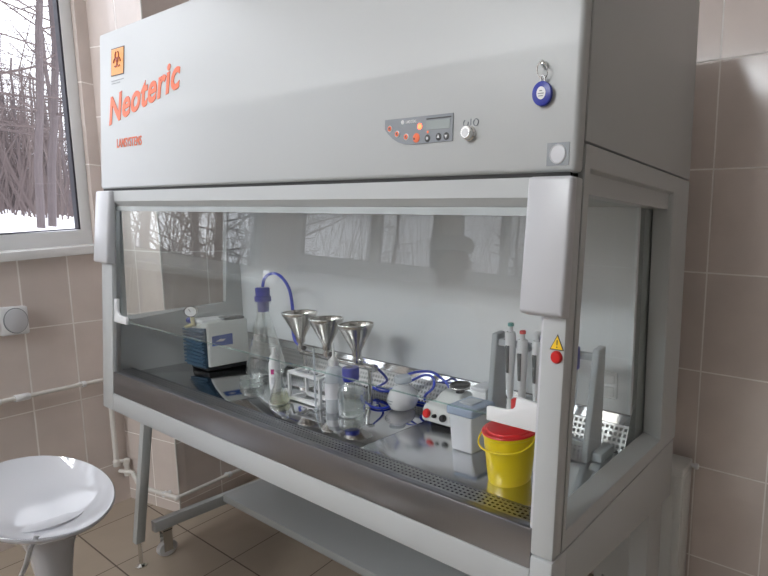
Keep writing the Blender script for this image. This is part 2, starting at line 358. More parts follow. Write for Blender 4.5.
# windows with tilting bottom line, as the photo shows
def window(i, s0, s1, slope):
    k = lambda s, z: z-(s-s0)*slope
    w = bpy.data.objects.new('window_%d' % i, None); COL.objects.link(w); ROOT[w.name] = Vector(); struct(w)
    fw = 0.034; nf = -0.02; nb = -0.052
    zb0, zb1 = 1.112, 1.152
    def quad(sa, sb, za, zb, za2, zb2, n0, n1):   # bottom za..za2 (at sa, sb), top zb..zb2
        return [LW(sa, n0, za), LW(sb, n0, za2), LW(sb, n0, zb2), LW(sa, n0, zb), LW(sa, n1, za), LW(sb, n1, za2), LW(sb, n1, zb2), LW(sa, n1, zb)]
    b = MB()
    b.hexa(quad(s0, s1, k(s0, zb0)-0.04, k(s0, zb1), k(s1, zb0)-0.04, k(s1, zb1), nf, nb), 0.004)
    b.hexa(quad(s0, s0+fw, k(s0, zb1)-.002, WTOP, k(s0+fw, zb1)-.002, WTOP, nf, nb), 0.003)
    b.hexa(quad(s1-fw, s1, k(s1, zb1)-.002, WTOP, k(s1, zb1)-.002, WTOP, nf, nb), 0.003)
    b.hexa(quad(s0, s1, WTOP-0.06, WTOP, WTOP-0.06, WTOP, nf, nb), 0.004)
    if i > 1:
        sm = (s0+s1)/2; b.hexa(quad(sm-0.03, sm+0.03, k(sm, zb1), WTOP, k(sm, zb1), WTOP, nf, nb), 0.004)
    b.build('window_frame', M_['pvc'], w)
    b = MB(); g = 0.006
    b.hexa(quad(s0+fw, s0+fw+g, k(s0, zb1), WTOP-.06, k(s0, zb1), WTOP-.06, nf-0.003, nb+.006))
    b.hexa(quad(s1-fw-g, s1-fw, k(s1, zb1), WTOP-.06, k(s1, zb1), WTOP-.06, nf-0.003, nb+.006))
    b.hexa(quad(s0+fw, s1-fw, k(s0, zb1), k(s0, zb1)+.004, k(s1, zb1), k(s1, zb1)+.004, nf-0.003, nb+.006))
    b.build('window_gasket', M_['gasket'], w)
    b = MB(); b.hexa(quad(s0+fw-.005, s1-fw+.005, k(s0, zb1)-.01, WTOP-.05, k(s1, zb1)-.01, WTOP-.05, -0.043, -0.047))
    b.build('window_pane', M_['winglass'], w)
    b = MB(); sa, sb = s0-0.03, s1+0.03
    b.hexa([LW(sa, 0.035, k(s0, 1.064)), LW(sb, 0.035, k(s1, 1.064)), LW(sb, 0.035, k(s1, 1.097)), LW(sa, 0.035, k(s0, 1.097)),
            LW(sa, -0.095, k(s0, 1.064)), LW(sb, -0.095, k(s1, 1.064)), LW(sb, -0.095, k(s1, 1.102)), LW(sa, -0.095, k(s0, 1.102))], 0.005)
    b.build('window_sill', M_['sill'], w)
for i, (a, c) in enumerate(WINS): window(i+1, a, c, 0.10 if i == 0 else 0.0)

# ceiling lamps (out of frame above)
M_['diff'] = mat('lamp_diffuser', (0.9, 0.9, 0.9), 0.5, emit=(0.93, 0.97, 1.0), estr=LAMP_POWER)
def ceiling_lamp(x, y, label):
    t = thing('ceiling_lamp', (x, y, ZC), label, 'lamp')
    b = MB(); b.box(x-0.62, x+0.62, y-0.11, y+0.11, ZC-0.07, ZC, 0.006); b.build('housing', M_['white'], t)
    b = MB(); b.box(x-0.6, x+0.6, y-0.095, y+0.095, ZC-0.085, ZC-0.07, 0.004); b.build('diffuser', M_['diff'], t)
ceiling_lamp(0.80, -2.35, 'long white ceiling lamp nearer the cabinet')
ceiling_lamp(0.80, -2.72, 'long white ceiling lamp farther from the cabinet')

# unseen LED trough added for the bright band on the hood: its front lip cuts the beam, so only the upper wall and hood get it
M_['tube'] = mat('added_led_strip', (0.9, 0.9, 0.9), 0.5, emit=(1.0, 0.98, 1.0), estr=TROUGH_POWER)
t = thing('added_light_trough', (0.8, YFR+0.09, 0.46), 'long dark light trough, added unseen opposite the cabinet to brighten the upper hood', 'lamp')
yt = YFR+0.05; zt = 0.492
XA, XB, YL = 0.13, 1.60, YFR+0.60
b = MB(); b.box(XA, XB, YFR+.004, YL, zt-0.07, zt-0.05); b.box(XA, XB, YFR+.004, yt, zt-0.05, zt+0.05); b.box(XA, XB, YL-0.004, YL, zt-0.05, zt+0.329*0.55)
b.box(XA, XA+.01, YFR+.004, YL, zt-0.05, zt+0.16); b.box(XB-.01, XB, YFR+.004, YL, zt-0.05, zt+0.16); b.box(XA, XA+.02, YFR+.004, YL, -LIFT, zt-0.07); b.box(XB-.02, XB, YFR+.004, YL, -LIFT, zt-0.07)
b.build('added_trough_housing', M_['dkgrey'], t)
b = MB(); b.box(XA+.02, XB-.02, yt, yt+0.001, zt-0.0008, zt+0.0008); b.build('added_led_strip', M_['tube'], t)

# ------------------------------------------------------------------ cabinet
WX = 1.8; ZS0, ZS1, ZH, ZT, ZSEAM, ZL, D = 0.627, 0.698, 1.287, 1.778, 1.342, 0.655, 0.622
CH = 0.029
cab = thing('biosafety_cabinet', (0.9, 0.31, 0), 'large grey biosafety cabinet with glass sash on a legged stand', 'lab cabinet')
# hood
b = MB(); b.slab(0, WX, ZH+0.004, ZT, 0, CH-0.001, 0.009, 3)
hood = b.build('hood_front', M_['paint'], cab)
b = MB(); b.hexa([(0.0, YF(ZSEAM)+CH, ZSEAM+.001), (WX, YF(ZSEAM)+CH, ZSEAM+.001), (WX, YF(ZT)+CH, ZT-.004), (0, YF(ZT)+CH, ZT-.004), (0, D, ZSEAM+.001), (WX, D, ZSEAM+.001), (WX, D, ZT-.004), (0, D, ZT-.004)], 0.003)
b.build('hood_body', M_['paint'], cab)
b = MB(); b.box(0.012, WX-0.012, YF(ZH)+0.012, D-0.02, 1.262, ZSEAM+0.004)
b.build('hood_underside', M_['paint'], cab)
b = MB(); b.slab(0.004, WX-0.012, ZH-0.006, ZH+0.012, 0.006, 0.03); b.build('shadow_gap', M_['gap'], cab)
# front top rail over the sash
b = MB(); b.prism([(0.05, YF(z)+o_, z) for o_, z in ((0, ZH-.003), (0, 1.2515), (0.002, 1.2495), (0.0125, 1.2375), (0.03, 1.2375), (0.03, ZH-.003))], (WX-0.08, 0, 0)); b.build('top_rail', M_['paint'], cab)
# posts
b = MB(); b.slab(0, 0.079, ZB, ZH-0.003, 0.0, 0.013, 0.003); b.build('post', M_['post'], cab)
b = MB(); b.slab(1.755, WX, ZL, ZH-0.003, 0.0, CH-.001, 0.004)
rp = b.build('post', M_['post'], cab)
b = MB(); b.slab(1.755, WX, ZB, ZL-0.003, 0.0, 0.05, 0.004); b.build('post_base', M_['post'], cab)
# sash drive covers
for x0, x1, zb in ((-0.002, 0.100, 1.052), (1.719, WX+0.003, 1.062)):
    b = MB(); b.hexa([(x0, YF(zb)-0.020, zb+0.004), (x1, YF(zb)-0.020, zb+0.004), (x1, YF(1.284)-0.012, 1.284), (x0, YF(1.284)-0.012, 1.284),
                      (x0, YF(zb)+0.006, zb-0.004), (x1, YF(zb)+0.006, zb-0.004), (x1, YF(1.284)+0.006, 1.284), (x0, YF(1.284)+0.006, 1.284)], 0.006, 3)
    b.build('sash_cover', M_['cover'], cab)
# painted apron and steel front
b = MB(); b.slab(0.079, 1.755, ZB, ZS0-0.001, 0.0, 0.03, 0.003); b.build('front_apron', M_['post'], cab)
b = MB(); b.slab(0.079, 1.755, ZS0, ZS1, 0.001, 0.012, 0.002)
b.box(0.079, 1.755, YF(ZS1)+0.004, 0.0262, ZS1-0.010, ZS1-0.001, 0.002)
b.build('steel_front', M_['steel'], cab)
b = MB(); b.box(0.005, WX-0.005, 0.03, D-0.004, ZB+0.002, 0.655); b.build('base_tray', M_['gap'], cab)
# work surface
b = MB(); b.box(0.05, 1.2045, 0.068, 0.388, 0.660, 0.680, 0.001); b.build('work_tray', M_['work'], cab)
b = MB(); b.box(1.2065, 1.75, 0.068, 0.388, 0.660, 0.680, 0.001); b.build('work_tray', M_['work2'], cab)
b = MB(); b.box(0.05, 1.75, 0.0265, 0.062, 0.6935, 0.695); b.build('front_grille', M_['perf'], cab)
b = MB(); b.box(0.05, 1.75, 0.062, 0.0675, 0.670, 0.695); b.build('grille_ledge', M_['steel'], cab)
b = MB(); b.hexa([(0.05, 0.390, 0.681), (1.75, 0.390, 0.681), (1.75, 0.416, 0.740), (0.05, 0.416, 0.740), (0.05, 0.3915, 0.681), (1.75, 0.3915, 0.681), (1.75, 0.4175, 0.740), (0.05, 0.4175, 0.740)])
b.build('rear_grille', M_['perfr'], cab)
b = MB(); b.hexa([(0.05, 0.4175, 0.741), (1.75, 0.4175, 0.741), (1.75, 0.441, 0.790), (0.05, 0.441, 0.790), (0.05, 0.4215, 0.741), (1.75, 0.4215, 0.741), (1.75, 0.445, 0.790), (0.05, 0.445, 0.790)])
b.build('slot_strip', M_['mirror'], cab)
b = MB(); b.box(0.05, 1.75, 0.420, 0.430, 0.766, 1.262); b.build('back_panel', M_['panelwhite'], cab)
b = MB(); b.box(0.05, 1.75, 0.4195, 0.4205, 0.7655, 0.7685); b.build('back_panel_edge', M_['steel'], cab)
b = MB(); b.box(0.054, WX-0.056, 0.47, D-.012, ZB, ZSEAM-0.002); b.build('rear_casing', M_['paint'], cab)
# right side frame with a deep glazed opening
def yz(y, z, x): return (x, y, z)
of = lambda z: YF(z)+CH+0.001
A = [(WX, of(ZL), ZL), (WX, D, ZL), (WX, D, ZSEAM-.002), (WX, of(ZSEAM), ZSEAM-.002)]
Bh = [(WX, 0.046, 0.689), (WX, 0.506, 0.685), (WX, 0.506, 1.302), (WX, 0.094, 1.302)]
Cc = [(1.75, 0.060, 0.694), (1.75, 0.507, 0.697), (1.75, 0.500, 1.282), (1.75, 0.094, 1.282)]
Dd = [(1.745, of(ZL), ZL), (1.745, D-.01, ZL), (1.745, D-.01, ZSEAM-.01), (1.745, of(ZSEAM), ZSEAM-.01)]
b = MB(); b.ringpanel(A, Bh, Cc, Dd); sf = b.build('side_frame', M_['paint'], cab, 20)
bv = sf.modifiers.new('edge', 'BEVEL'); bv.width = 0.0025; bv.segments = 2; bv.limit_method = 'ANGLE'
b = MB(); b.hexa([(1.75, 0.05, 0.688), (1.75, 0.512, 0.688), (1.75, 0.512, 1.290), (1.75, 0.085, 1.290), (1.744, 0.05, 0.688), (1.744, 0.512, 0.688), (1.744, 0.512, 1.290), (1.744, 0.085, 1.290)])
b.build('side_window', M_['side'], cab)
# left side frame and its glass
A = [(0.0, of(ZL), ZL), (0, D, ZL), (0, D, ZSEAM-.002), (0, of(ZSEAM), ZSEAM-.002)]
Bh = [(0.0, 0.072, 0.868), (0, 0.375, 0.885), (0, 0.395, 1.262), (0, 0.085, 1.262)]
Cc = [(0.05, 0.066, 0.858), (0.05, 0.362, 0.893), (0.05, 0.385, 1.262), (0.05, 0.070, 1.262)]
Dd = [(0.052, of(ZL), ZL), (0.052, D-.01, ZL), (0.052, D-.01, ZSEAM-.01), (0.052, of(ZSEAM), ZSEAM-.01)]
b = MB(); b.ringpanel(A, Bh, Cc, Dd); b.build('side_frame', M_['paint'], cab, 20)
b = MB(); b.box(0.028, 0.034, 0.06, 0.40, 0.85, 1.27); b.build('side_window', M_['side'], cab)
# sash
so = 0.014
b = MB(); b.slab(0.052, 1.7535, 0.868, 1.2365, so, so+0.005); sash = b.build('sash', M_['sash'], cab)
b = MB(); b.slab(0.080, 1.7535, 1.222, 1.2365, so-0.003, so-0.0005); b.build('sash_seal', M_['frost'], cab)
b = MB(); b.slab(0.052, 1.7535, 0.8665, 0.8678, so, so+0.005); b.build('sash_edge', M_['edge'], sash)
b = MB(); b.slab(1.7537, 1.7549, 0.868, 1.06, so, so+0.005); b.build('sash_edge', M_['edge'], sash)
def bracket(flip):
    f = (lambda x: x) if not flip else (lambda x: 1.8-x)
    out = [(0.06, 0.862), (0.165, 0.862), (0.165, 0.884), (0.112, 0.887), (0.100, 0.895), (0.097, 0.905), (0.097, 0.938), (0.06, 0.940)]
    if flip: out = [(0.042, 0.862), (0.157, 0.862), (0.158, 0.886), (0.112, 0.888), (0.101, 0.892), (0.096, 0.898), (0.094, 0.914), (0.042, 0.909)]
    b = MB(); b.prism([(f(x), YF(z)+so-0.0085, z) for x, z in out], (0, 0.008, 0), 0.0015); return b.build('sash_bracket', M_['white'], sash)
bracket(False); bracket(True)
b = MB(); b.slab(1.75, 1.7545, ZS1, 1.06, 0.004, 0.02); b.build('sash_guide', M_['lgrey'], cab)
# warning triangle and red button on the post
def fp(x, z, o=0.0): return Vector((x, YF(z)-o, z))
b = MB(); b.prism([fp(1.772, 1.008, .0002), fp(1.801-.002, 1.0085, .0002), fp(1.786, 1.034, .0002)], (0, -0.0008, 0)); sg = b.build('warning_sign', M_['ink'], cab)
b = MB(); b.prism([fp(1.7742, 1.0096, .001), fp(1.7968, 1.0100, .001), fp(1.7859, 1.0312, .001)], (0, -0.0004, 0)); b.build('warning_sign_face', M_['signyel'], sg)
b = MB(); b.prism([fp(1.7850, 1.0245, .0014), fp(1.7870, 1.0245, .0014), fp(1.7866, 1.0165, .0014), fp(1.7854, 1.0165, .0014)], (0, -0.0004, 0)); b.box(1.7851, 1.7869, YF(1.013)-.0018, YF(1.013)-.001, 1.0122, 1.0142)
b.build('exclamation_mark', M_['ink'], sg)
b = MB(); b.lathe([(0.0105, 0), (0.0105, 0.003), (0.0085, 0.006), (0.0, 0.0072)], fp(1.7865, 0.997), 24, (0, -1, 0)); lab(b.build('red_button', M_['red'], cab), 'round red button under the warning sign')
# hood lettering, stickers, controls
ux = (1, 0, 0); uz = (0, 0.0608, 1)
lettering('lettering', 'Neoteric', 0.113, M_['orange'], hood, fp(0.070, 1.490, 0.0004), (1, 0.0091, 0.150), uz, 1.06, 0.30, 0.0030, 0.0006, space=1.06)
lettering('lettering', 'LAMSYSTEMS', 0.0385, M_['orange'], hood, fp(0.128, 1.4165, 0.0004), ux, uz, 0.78, 0.0, 0.0003, 0.0004)
bs = [(0.0905, 1.636), (0.180, 1.631), (0.1925, 1.717), (0.1025, 1.722)]
bs = [(0.092, 1.636), (0.184, 1.634), (0.188, 1.717), (0.096, 1.719)]
b = MB(); b.prism([fp(x, z, .0002) for x, z in bs], (0, -0.0006, 0)); st = b.build('biohazard_sign', M_['ink'], hood)
cx0, cz0 = 0.140, 1.6765
b = MB(); b.prism([fp(cx0+(x-cx0)*.93, cz0+(z-cz0)*.93, .0008) for x, z in bs], (0, -0.0004, 0)); b.build('biohazard_sign_face', M_['orange2'], st)
b = MB()
for k in range(3):
    a = PI/2+k*2*PI/3; c = (cx0+0.013*math.cos(a), cz0+0.004+0.013*math.sin(a))
    a0 = a+PI-0.0; pts = []
    for j in range(21):
        q = a+0.5+j*(2*PI-1.0)/20; pts.append(fp(c[0]+0.0125*math.cos(q), c[1]+0.0125*math.sin(q), .0014))
    b.tube(pts, 0.0022, 6)
b.tube([fp(cx0+0.008*math.cos(j*PI/10), cz0+.004+0.008*math.sin(j*PI/10), .0014) for j in range(20)], 0.0014, 6, True)
b.build('biohazard_symbol', M_['brown'], st)
b = MB(); b.slab(0.094, 0.180, 1.6205, 1.6225, -0.0006, -0.0001); b.slab(0.094, 0.155, 1.6125, 1.6142, -0.0006, -0.0001); b.build('sign_caption', M_['grey'], st)
cp = [(1.363, 1.403), (1.541, 1.402), (1.542, 1.353), (1.443, 1.352), (1.420, 1.3535), (1.402, 1.358), (1.386, 1.366), (1.372, 1.376), (1.363, 1.385)]
b = MB(); b.prism([fp(x, z, .0002) for x, z in cp], (0, -0.0015, 0)); pan = b.build('control_panel', M_['grey'], hood)
b = MB(); b.prism([fp(x, z, .0017) for x, z in ((1.476, 1.392), (1.535, 1.392), (1.535, 1.376), (1.476, 1.376))], (0, -0.0008, 0)); b.build('display', M_['lcd'], pan)
b = MB(); b.box(1.476, 1.537, YF(1.395)-.003, YF(1.395)-.0015, 1.3955, 1.3965); b.build('display_line', M_['ink'], pan)
def disc(name, x, z, r, m, h=0.0012, o=0.0017, par=pan):
    b = MB(); b.lathe([(r, 0), (r, h*.6), (r*.8, h), (0, h)], fp(x, z, o), 20, (0, -1, 0.0608)); return b.build(name, m, par)
for x, z in ((1.378, 1.385), (1.399, 1.374), (1.424, 1.367)):
    q = disc('button', x, z, 0.0062, M_['white']); disc('button_ring', x, z, 0.0050, M_['orange'], 0.0008, 0.0028, q); disc('button_mark', x, z, 0.0022, M_['ink'], 0.0004, 0.0036, q)
q = disc('button', 1.451, 1.3635, 0.0088, M_['orange']); lab(q, 'larger orange button'); disc('button_mark', 1.446, 1.362, 0.002, M_['ink'], 0.0004, 0.0029, q)
for x, z in ((1.480, 1.361), (1.508, 1.362), (1.527, 1.362)):
    q = disc('button', x, z, 0.0068, M_['black']); lab(q, 'black arrow button')
    if x > 1.49:
        s = 1 if x < 1.52 else -1
        b = MB(); b.prism([fp(x-.003, z-.002*s, .003), fp(x+.003, z-.002*s, .003), fp(x, z+.004*s, .003)], (0, -.0005, 0)); b.build('arrow_mark', M_['white'], q)
    else: disc('button_mark', x, z, 0.0028, M_['lgrey'], 0.0004, 0.0029, q)
disc('button_caption', 1.480, 1.3725, 0.0026, M_['orange'], 0.0003)
disc('indicator_lamp', 1.459, 1.384, 0.0052, M_['led'])
lettering('lettering', 'LAMSYSTEMS', 0.0078, M_['white'], pan, fp(1.421, 1.392, 0.0019), ux, uz, 0.62, 0, 0.0001, 0.0002)
disc('logo', 1.4125, 1.395, 0.0042, M_['white'], 0.0006)
# key lock with its symbols
b = MB(); b.lathe([(0.0135, 0), (0.0135, 0.004), (0.0115, 0.006), (0.0115, 0.012), (0.010, 0.0135), (0, 0.0135)], fp(1.582, 1.3625), 28, (0, -1, 0.06)); lk = b.build('key_switch', M_['chrome'], hood)
b = MB(); b.lathe([(0.0075, 0), (0.0065, 0.0012), (0, 0.0014)], fp(1.582, 1.3625, .0135), 24, (0, -1, 0.06)); b.build('switch_cap', M_['white'], lk)
b = MB(); b.tube([fp(1.571+0.0055*math.cos(a), 1.3815+0.006*math.sin(a), 0.0004) for a in [PI*0.65+i*0.42 for i in range(12)]], 0.0009, 6)
b.slab(1.5815, 1.5832, 1.3775, 1.3885, -0.0006, 0.0); b.tube([fp(1.594+0.0055*math.cos(a), 1.3815+0.006*math.sin(a), 0.0004) for a in [PI*0.7+i*0.5 for i in range(13)]], 0.0009, 6); b.build('switch_symbols', M_['grey'], lk)
# grey plate with round light sensor
b = MB(); b.slab(1.746, 1.788, 1.301, 1.337, -0.0012, 0.0, 0.0); pl = b.build('socket_plate', M_['grey'], hood)
b = MB(); b.lathe([(0.0155, 0), (0.0155, 0.0012), (0.0140, 0.0022), (0.0135, 0.0012), (0, 0.0016)], fp(1.767, 1.319, .0012), 28, (0, -1, 0.06)); b.build('plate_disc', M_['lgrey'], pl)
# hook for the key tag
b = MB(); b.lathe([(0.006, 0), (0.006, .003), (0.003, 0.012), (0.0, 0.0125)], fp(1.734, 1.4585), 16, (0, -1, 0.2)); b.build('key_hook', M_['chrome'], hood)
# outlet on the chamber back
b = MB(); b.box(1.667, 1.714, 0.416, 0.420, 0.800, 0.867, 0.004); ol = b.build('outlet_plate', M_['white'], cab)
b = MB(); b.box(1.674, 1.707, 0.4135, 0.416, 0.807, 0.830, 0.002); b.box(1.674, 1.707, 0.4135, 0.416, 0.837, 0.860, 0.002); b.build('outlet_lid', M_['white'], ol)
# stand under the cabinet
def yl(z): return 0.034+0.115*(z-0.06)
for x0 in (0.024, 1.742):
    b = MB(); b.hexa([(x0, yl(0.06), 0.06), (x0+.03, yl(0.06), 0.06), (x0+.03, yl(.06)+.026, 0.06), (x0, yl(.06)+.026, 0.06),
                      (x0, yl(0.60), 0.60), (x0+.03, yl(0.60), 0.60), (x0+.03, yl(.6)+.026, 0.60), (x0, yl(.6)+.026, 0.60)], 0.003)
    lg = b.build('leg', M_['paint'], cab)
    b = MB(); b.lathe([(0.017, 0), (0.017, 0.004), (0.012, 0.009), (0.0055, 0.012), (0.0055, 0.098)], (x0+.014, 0.049, -LIFT), 20); b.build('levelling_foot', M_['chrome'], lg)
    b = MB(); b.box(x0, x0+.03, 0.09, 0.60, 0.075, 0.115, 0.002); b.build('stand_rail', M_['paint'], cab)
    b = MB(); b.box(x0-.012, x0+.04, 0.50, 0.60, 0.075, 0.60, 0.003); b.build('leg', M_['paint'], cab)
    b = MB(); b.lathe([(0.010, -0.012), (0.026, -0.012), (0.029, -0.009), (0.029, 0.009), (0.026, 0.012), (0.010, 0.012)], (x0+.014, 0.125, 0.029-LIFT), 24, (1, 0, 0)); cs = b.build('caster', M_['rubber'], cab)
    b = MB(); b.lathe([(0.010, -0.0125), (0.010, 0.0125)], (x0+.014, 0.125, 0.029-LIFT), 16, (1, 0, 0)); b.box(x0+.028, x0+.031, 0.112, 0.138, 0.022-LIFT, 0.070); b.box(x0-.003, x0, 0.112, 0.138, 0.022-LIFT, 0.070); b.box(x0-.003, x0+.031, 0.110, 0.140, 0.066, 0.0745); b.build('caster_fork', M_['chrome'], cs)
b = MB(); b.box(0.07, 1.735, 0.30, 0.59, 0.100, 0.130, 0.003); b.build('shelf', M_['shelf'], cab)
b = MB(); b.hexa([(WX, 0.051, 0.56), (WX, 0.61, 0.49), (WX, 0.61, ZL-.003), (WX, 0.051, ZL-.003), (WX-.025, 0.051, 0.56), (WX-.025, 0.61, 0.49), (WX-.025, 0.61, ZL-.003), (WX-.025, 0.051, ZL-.003)], 0.002)
b.build('side_apron', M_['paint'], cab)
b = MB(); b.hexa([(0, 0.051, 0.56), (0, 0.61, 0.49), (0, 0.61, ZL-.003), (0, 0.051, ZL-.003), (.025, 0.051, 0.56), (.025, 0.61, 0.49), (.025, 0.61, ZL-.003), (.025, 0.051, ZL-.003)], 0.002)
b.build('side_apron', M_['paint'], cab)

# key tag hanging from the hook
kt = thing('key_tag', (1.735, YF(1.41)-.008, 1.39), 'blue oval key tag on a ring, hanging from the hood', 'key tag')
yk = YF(1.42)-0.0065
b = MB(); b.tube([(1.7345+0.010*math.cos(a), yk-0.001-.003*math.sin(a*1.0), 1.4485+0.012*math.sin(a)) for a in [i*2*PI/20 for i in range(20)]], 0.0010, 6, True)
b.tube([(1.735+0.004*math.cos(a), yk, 1.434+0.0075*math.sin(a)) for a in [i*2*PI/14 for i in range(14)]], 0.0009, 6, True); b.build('key_ring', M_['chrome'], kt)
pts = [(1.735+0.0185*math.cos(a), 1.4135+0.0190*math.sin(a)) for a in [i*2*PI/32 for i in range(32)]]
b = MB(); b.prism([(x, yk+0.0025, z) for x, z in pts], (0, -0.006, 0), 0.0012); fb = b.build('fob', M_['blue'], kt)
b = MB(); b.prism([(1.7345+0.0085*math.cos(a), yk-0.0036, 1.4140+0.0098*math.sin(a)) for a in [i*2*PI/24 for i in range(24)]], (0, -0.0006, 0)); fl = b.build('fob_label', M_['white'], fb)
b = MB(); b.box(1.7290, 1.7400, yk-.0047, yk-.0043, 1.4125, 1.4138); b.box(1.7300, 1.7385, yk-.0047, yk-.0043, 1.4088, 1.4100); b.box(1.7320, 1.7372, yk-.0047, yk-.0043, 1.4165, 1.4180); b.build('label_writing', M_['grey'], fl)

# ------------------------------------------------------------------ pipes, wall fittings, radiator
p = thing('water_pipe', LW(0.055, 0.03, 0.20), 'white plastic water pipe along the tiled walls below the window', 'pipe')
r = 0.0085; n0 = 0.022
za = 0.548
PN = Vector((0.05, -0.322, 0)).normalized(); PD = (KC-LC).normalized(); SN = Vector((0.98, 0.2, 0)).normalized(); SD = sd
def PF(u, n, z): return LC+PD*u*KS+PN*n+Vector((0, 0, zk(z)))
def PS(u, n, z): return KC+SD*u*KS+SN*n+Vector((0, 0, zk(z)))
zp = 0.085
b = MB()
b.tube([LW(1.6, n0, za+.004), LW(0.050, n0, za)], r, 12); b.tube([LW(0.05, n0, za+.004), LW(0.05, n0, 0.19)], r, 12)
b.tube([LW(0.05, n0, 0.19), LW(0.022, n0+.012, 0.185)], r, 12); b.tube([LW(0.022, n0+.012, 0.19), LW(0.022, n0+.012, 0.135)], r, 12)
b.tube([PF(0.012, 0.035, 0.140), PF(0.075, 0.024, 0.140), PF(0.105, 0.022, zp+.01), PF(0.13, 0.022, zp), PF(0.326+.022, 0.022, zp)], r, 12)
b.tube([PF(0.326+.022, 0.022, zp), PS(0.54, 0.022, zp)], r, 12)
b.build('pipe_run', M_['pipe'], p)
b = MB(); b.lathe([(0.0125, -0.020), (0.0135, -0.018), (0.0135, 0.018), (0.0125, 0.020)], LW(0.305, n0, za), 16, LDIR); b.build('coupling', M_['white'], p)
b = MB(); b.lathe([(0.0125, -0.014), (0.0125, 0.014)], LW(0.375, n0, za), 16, LDIR); b.build('coupling', M_['white'], p)
for q, ax in ((LW(0.05, n0, za), (0, 0, 1)), (LW(0.05, n0, 0.19), (0, 0, 1)), (LW(0.022, n0+.012, 0.185), (0, 0, 1)), (LW(0.022, n0+.012, 0.138), (0, 0, 1))):
    b = MB(); b.ball(q, 0.0125, 1, 1, 1, 16); b.lathe([(0.0115, -0.020), (0.0115, 0.0)], q, 16, ax); b.build('elbow', M_['pipe'], p)
b = MB(); b.ball(PF(0.326+.022, 0.022, zp), 0.0125, 1, 1, 1, 16); b.build('elbow', M_['pipe'], p)
for q, n in ((LW(0.132, 0.0, za), LN), (PF(0.27, 0.0, zp), PN), (PS(0.19, 0.0, zp), SN)):
    b = MB(); b.lathe([(0.007, 0), (0.007, 0.018)], q, 12, n); b.lathe([(0.0125, -0.006), (0.0125, 0.006)], q+n*0.022, 14, (0, 0, 1) if False else LDIR); b.build('pipe_clip', M_['white'], p)

t = thing('wall_box', LW(0.300, 0, 0.83), 'square white wall box with round cover left of the cabinet', 'wall box')
b = MB()
c = LW(0.300, 0, 0.827); hs, hz = 0.037, 0.056
def lwbox(s0, s1, n0_, n1_, z0, z1): return [LW(s0, n0_, z0), LW(s1, n0_, z0), LW(s1, n0_, z1), LW(s0, n0_, z1), LW(s0, n1_, z0), LW(s1, n1_, z0), LW(s1, n1_, z1), LW(s0, n1_, z1)]
b.hexa(lwbox(0.265, 0.338, 0.001, 0.028, 0.776, 0.878), 0.008, 3); q = b.build('box_base', M_['white'], t)
b = MB()
ring = []
b2 = []
for k in range(32):
    a = 2*PI*k/32; b2.append(LW(0.300+0.029*math.cos(a), 0.028, 0.828+0.043*math.sin(a)))
b.prism(b2, LN*0.006, 0.002); q2 = b.build('round_cover', M_['lgrey'], q)
b = MB(); b.tube([LW(0.300+0.030*math.cos(2*PI*k/32), 0.029, 0.828+0.044*math.sin(2*PI*k/32)) for k in range(32)], 0.0018, 6, True); b.build('cover_ring', M_['grey'], q)
t = thing('cable_duct', LW(0.44, 0, 0.83), 'white cable duct leading to the square wall box', 'cable duct')
b = MB(); b.hexa(lwbox(0.3395, 1.9, 0.001, 0.020, 0.800, 0.852), 0.003); b.build('duct_body', M_['pipe'], t)
b = MB(); b.hexa(lwbox(0.3405, 0.358, 0.0205, 0.026, 0.796, 0.856), 0.003); b.build('duct_end', M_['white'], t)

t = thing('radiator', (1.2, 0.79, 0.06), 'white panel radiator on the back wall behind the cabinet', 'radiator')
b = MB()
b.box(0.50, 1.792, 0.735, 0.760, 0.07, 0.505, 0.006); b.box(0.50, 1.792, 0.800, 0.822, 0.07, 0.505, 0.006); b.build('panel', M_['radiator'], t)
b = MB(); b.box(1.770, 1.796, 0.731, 0.826, 0.08, 0.485, 0.004); b.box(1.7955, 1.7975, 0.752, 0.806, 0.10, 0.47, 0.001); b.build('end_cover', M_['radiator'], t)
b = MB(); b.box(0.50, 1.797, 0.728, 0.828, 0.485, 0.510, 0.005); b.build('top_grille', M_['radiator'], t)
b = MB(); b.lathe([(0.0065, 0), (0.0065, 0.013), (0.0095, 0.013), (0.0095, 0.022), (0.007, 0.024)], (1.796, 0.814, 0.492), 14, (1, 0, 0)); b.build('air_valve', M_['white'], t)
for q in ((0.7, 0.73, 0.822, 0.847, 0.35, 0.42), (1.5, 1.53, 0.822, 0.847, 0.35, 0.42), (0.7, 0.73, 0.75, 0.81, -LIFT, 0.08), (1.5, 1.53, 0.75, 0.81, -LIFT, 0.08)):
    b = MB(); b.box(*q); b.build('bracket', M_['radiator'], t)

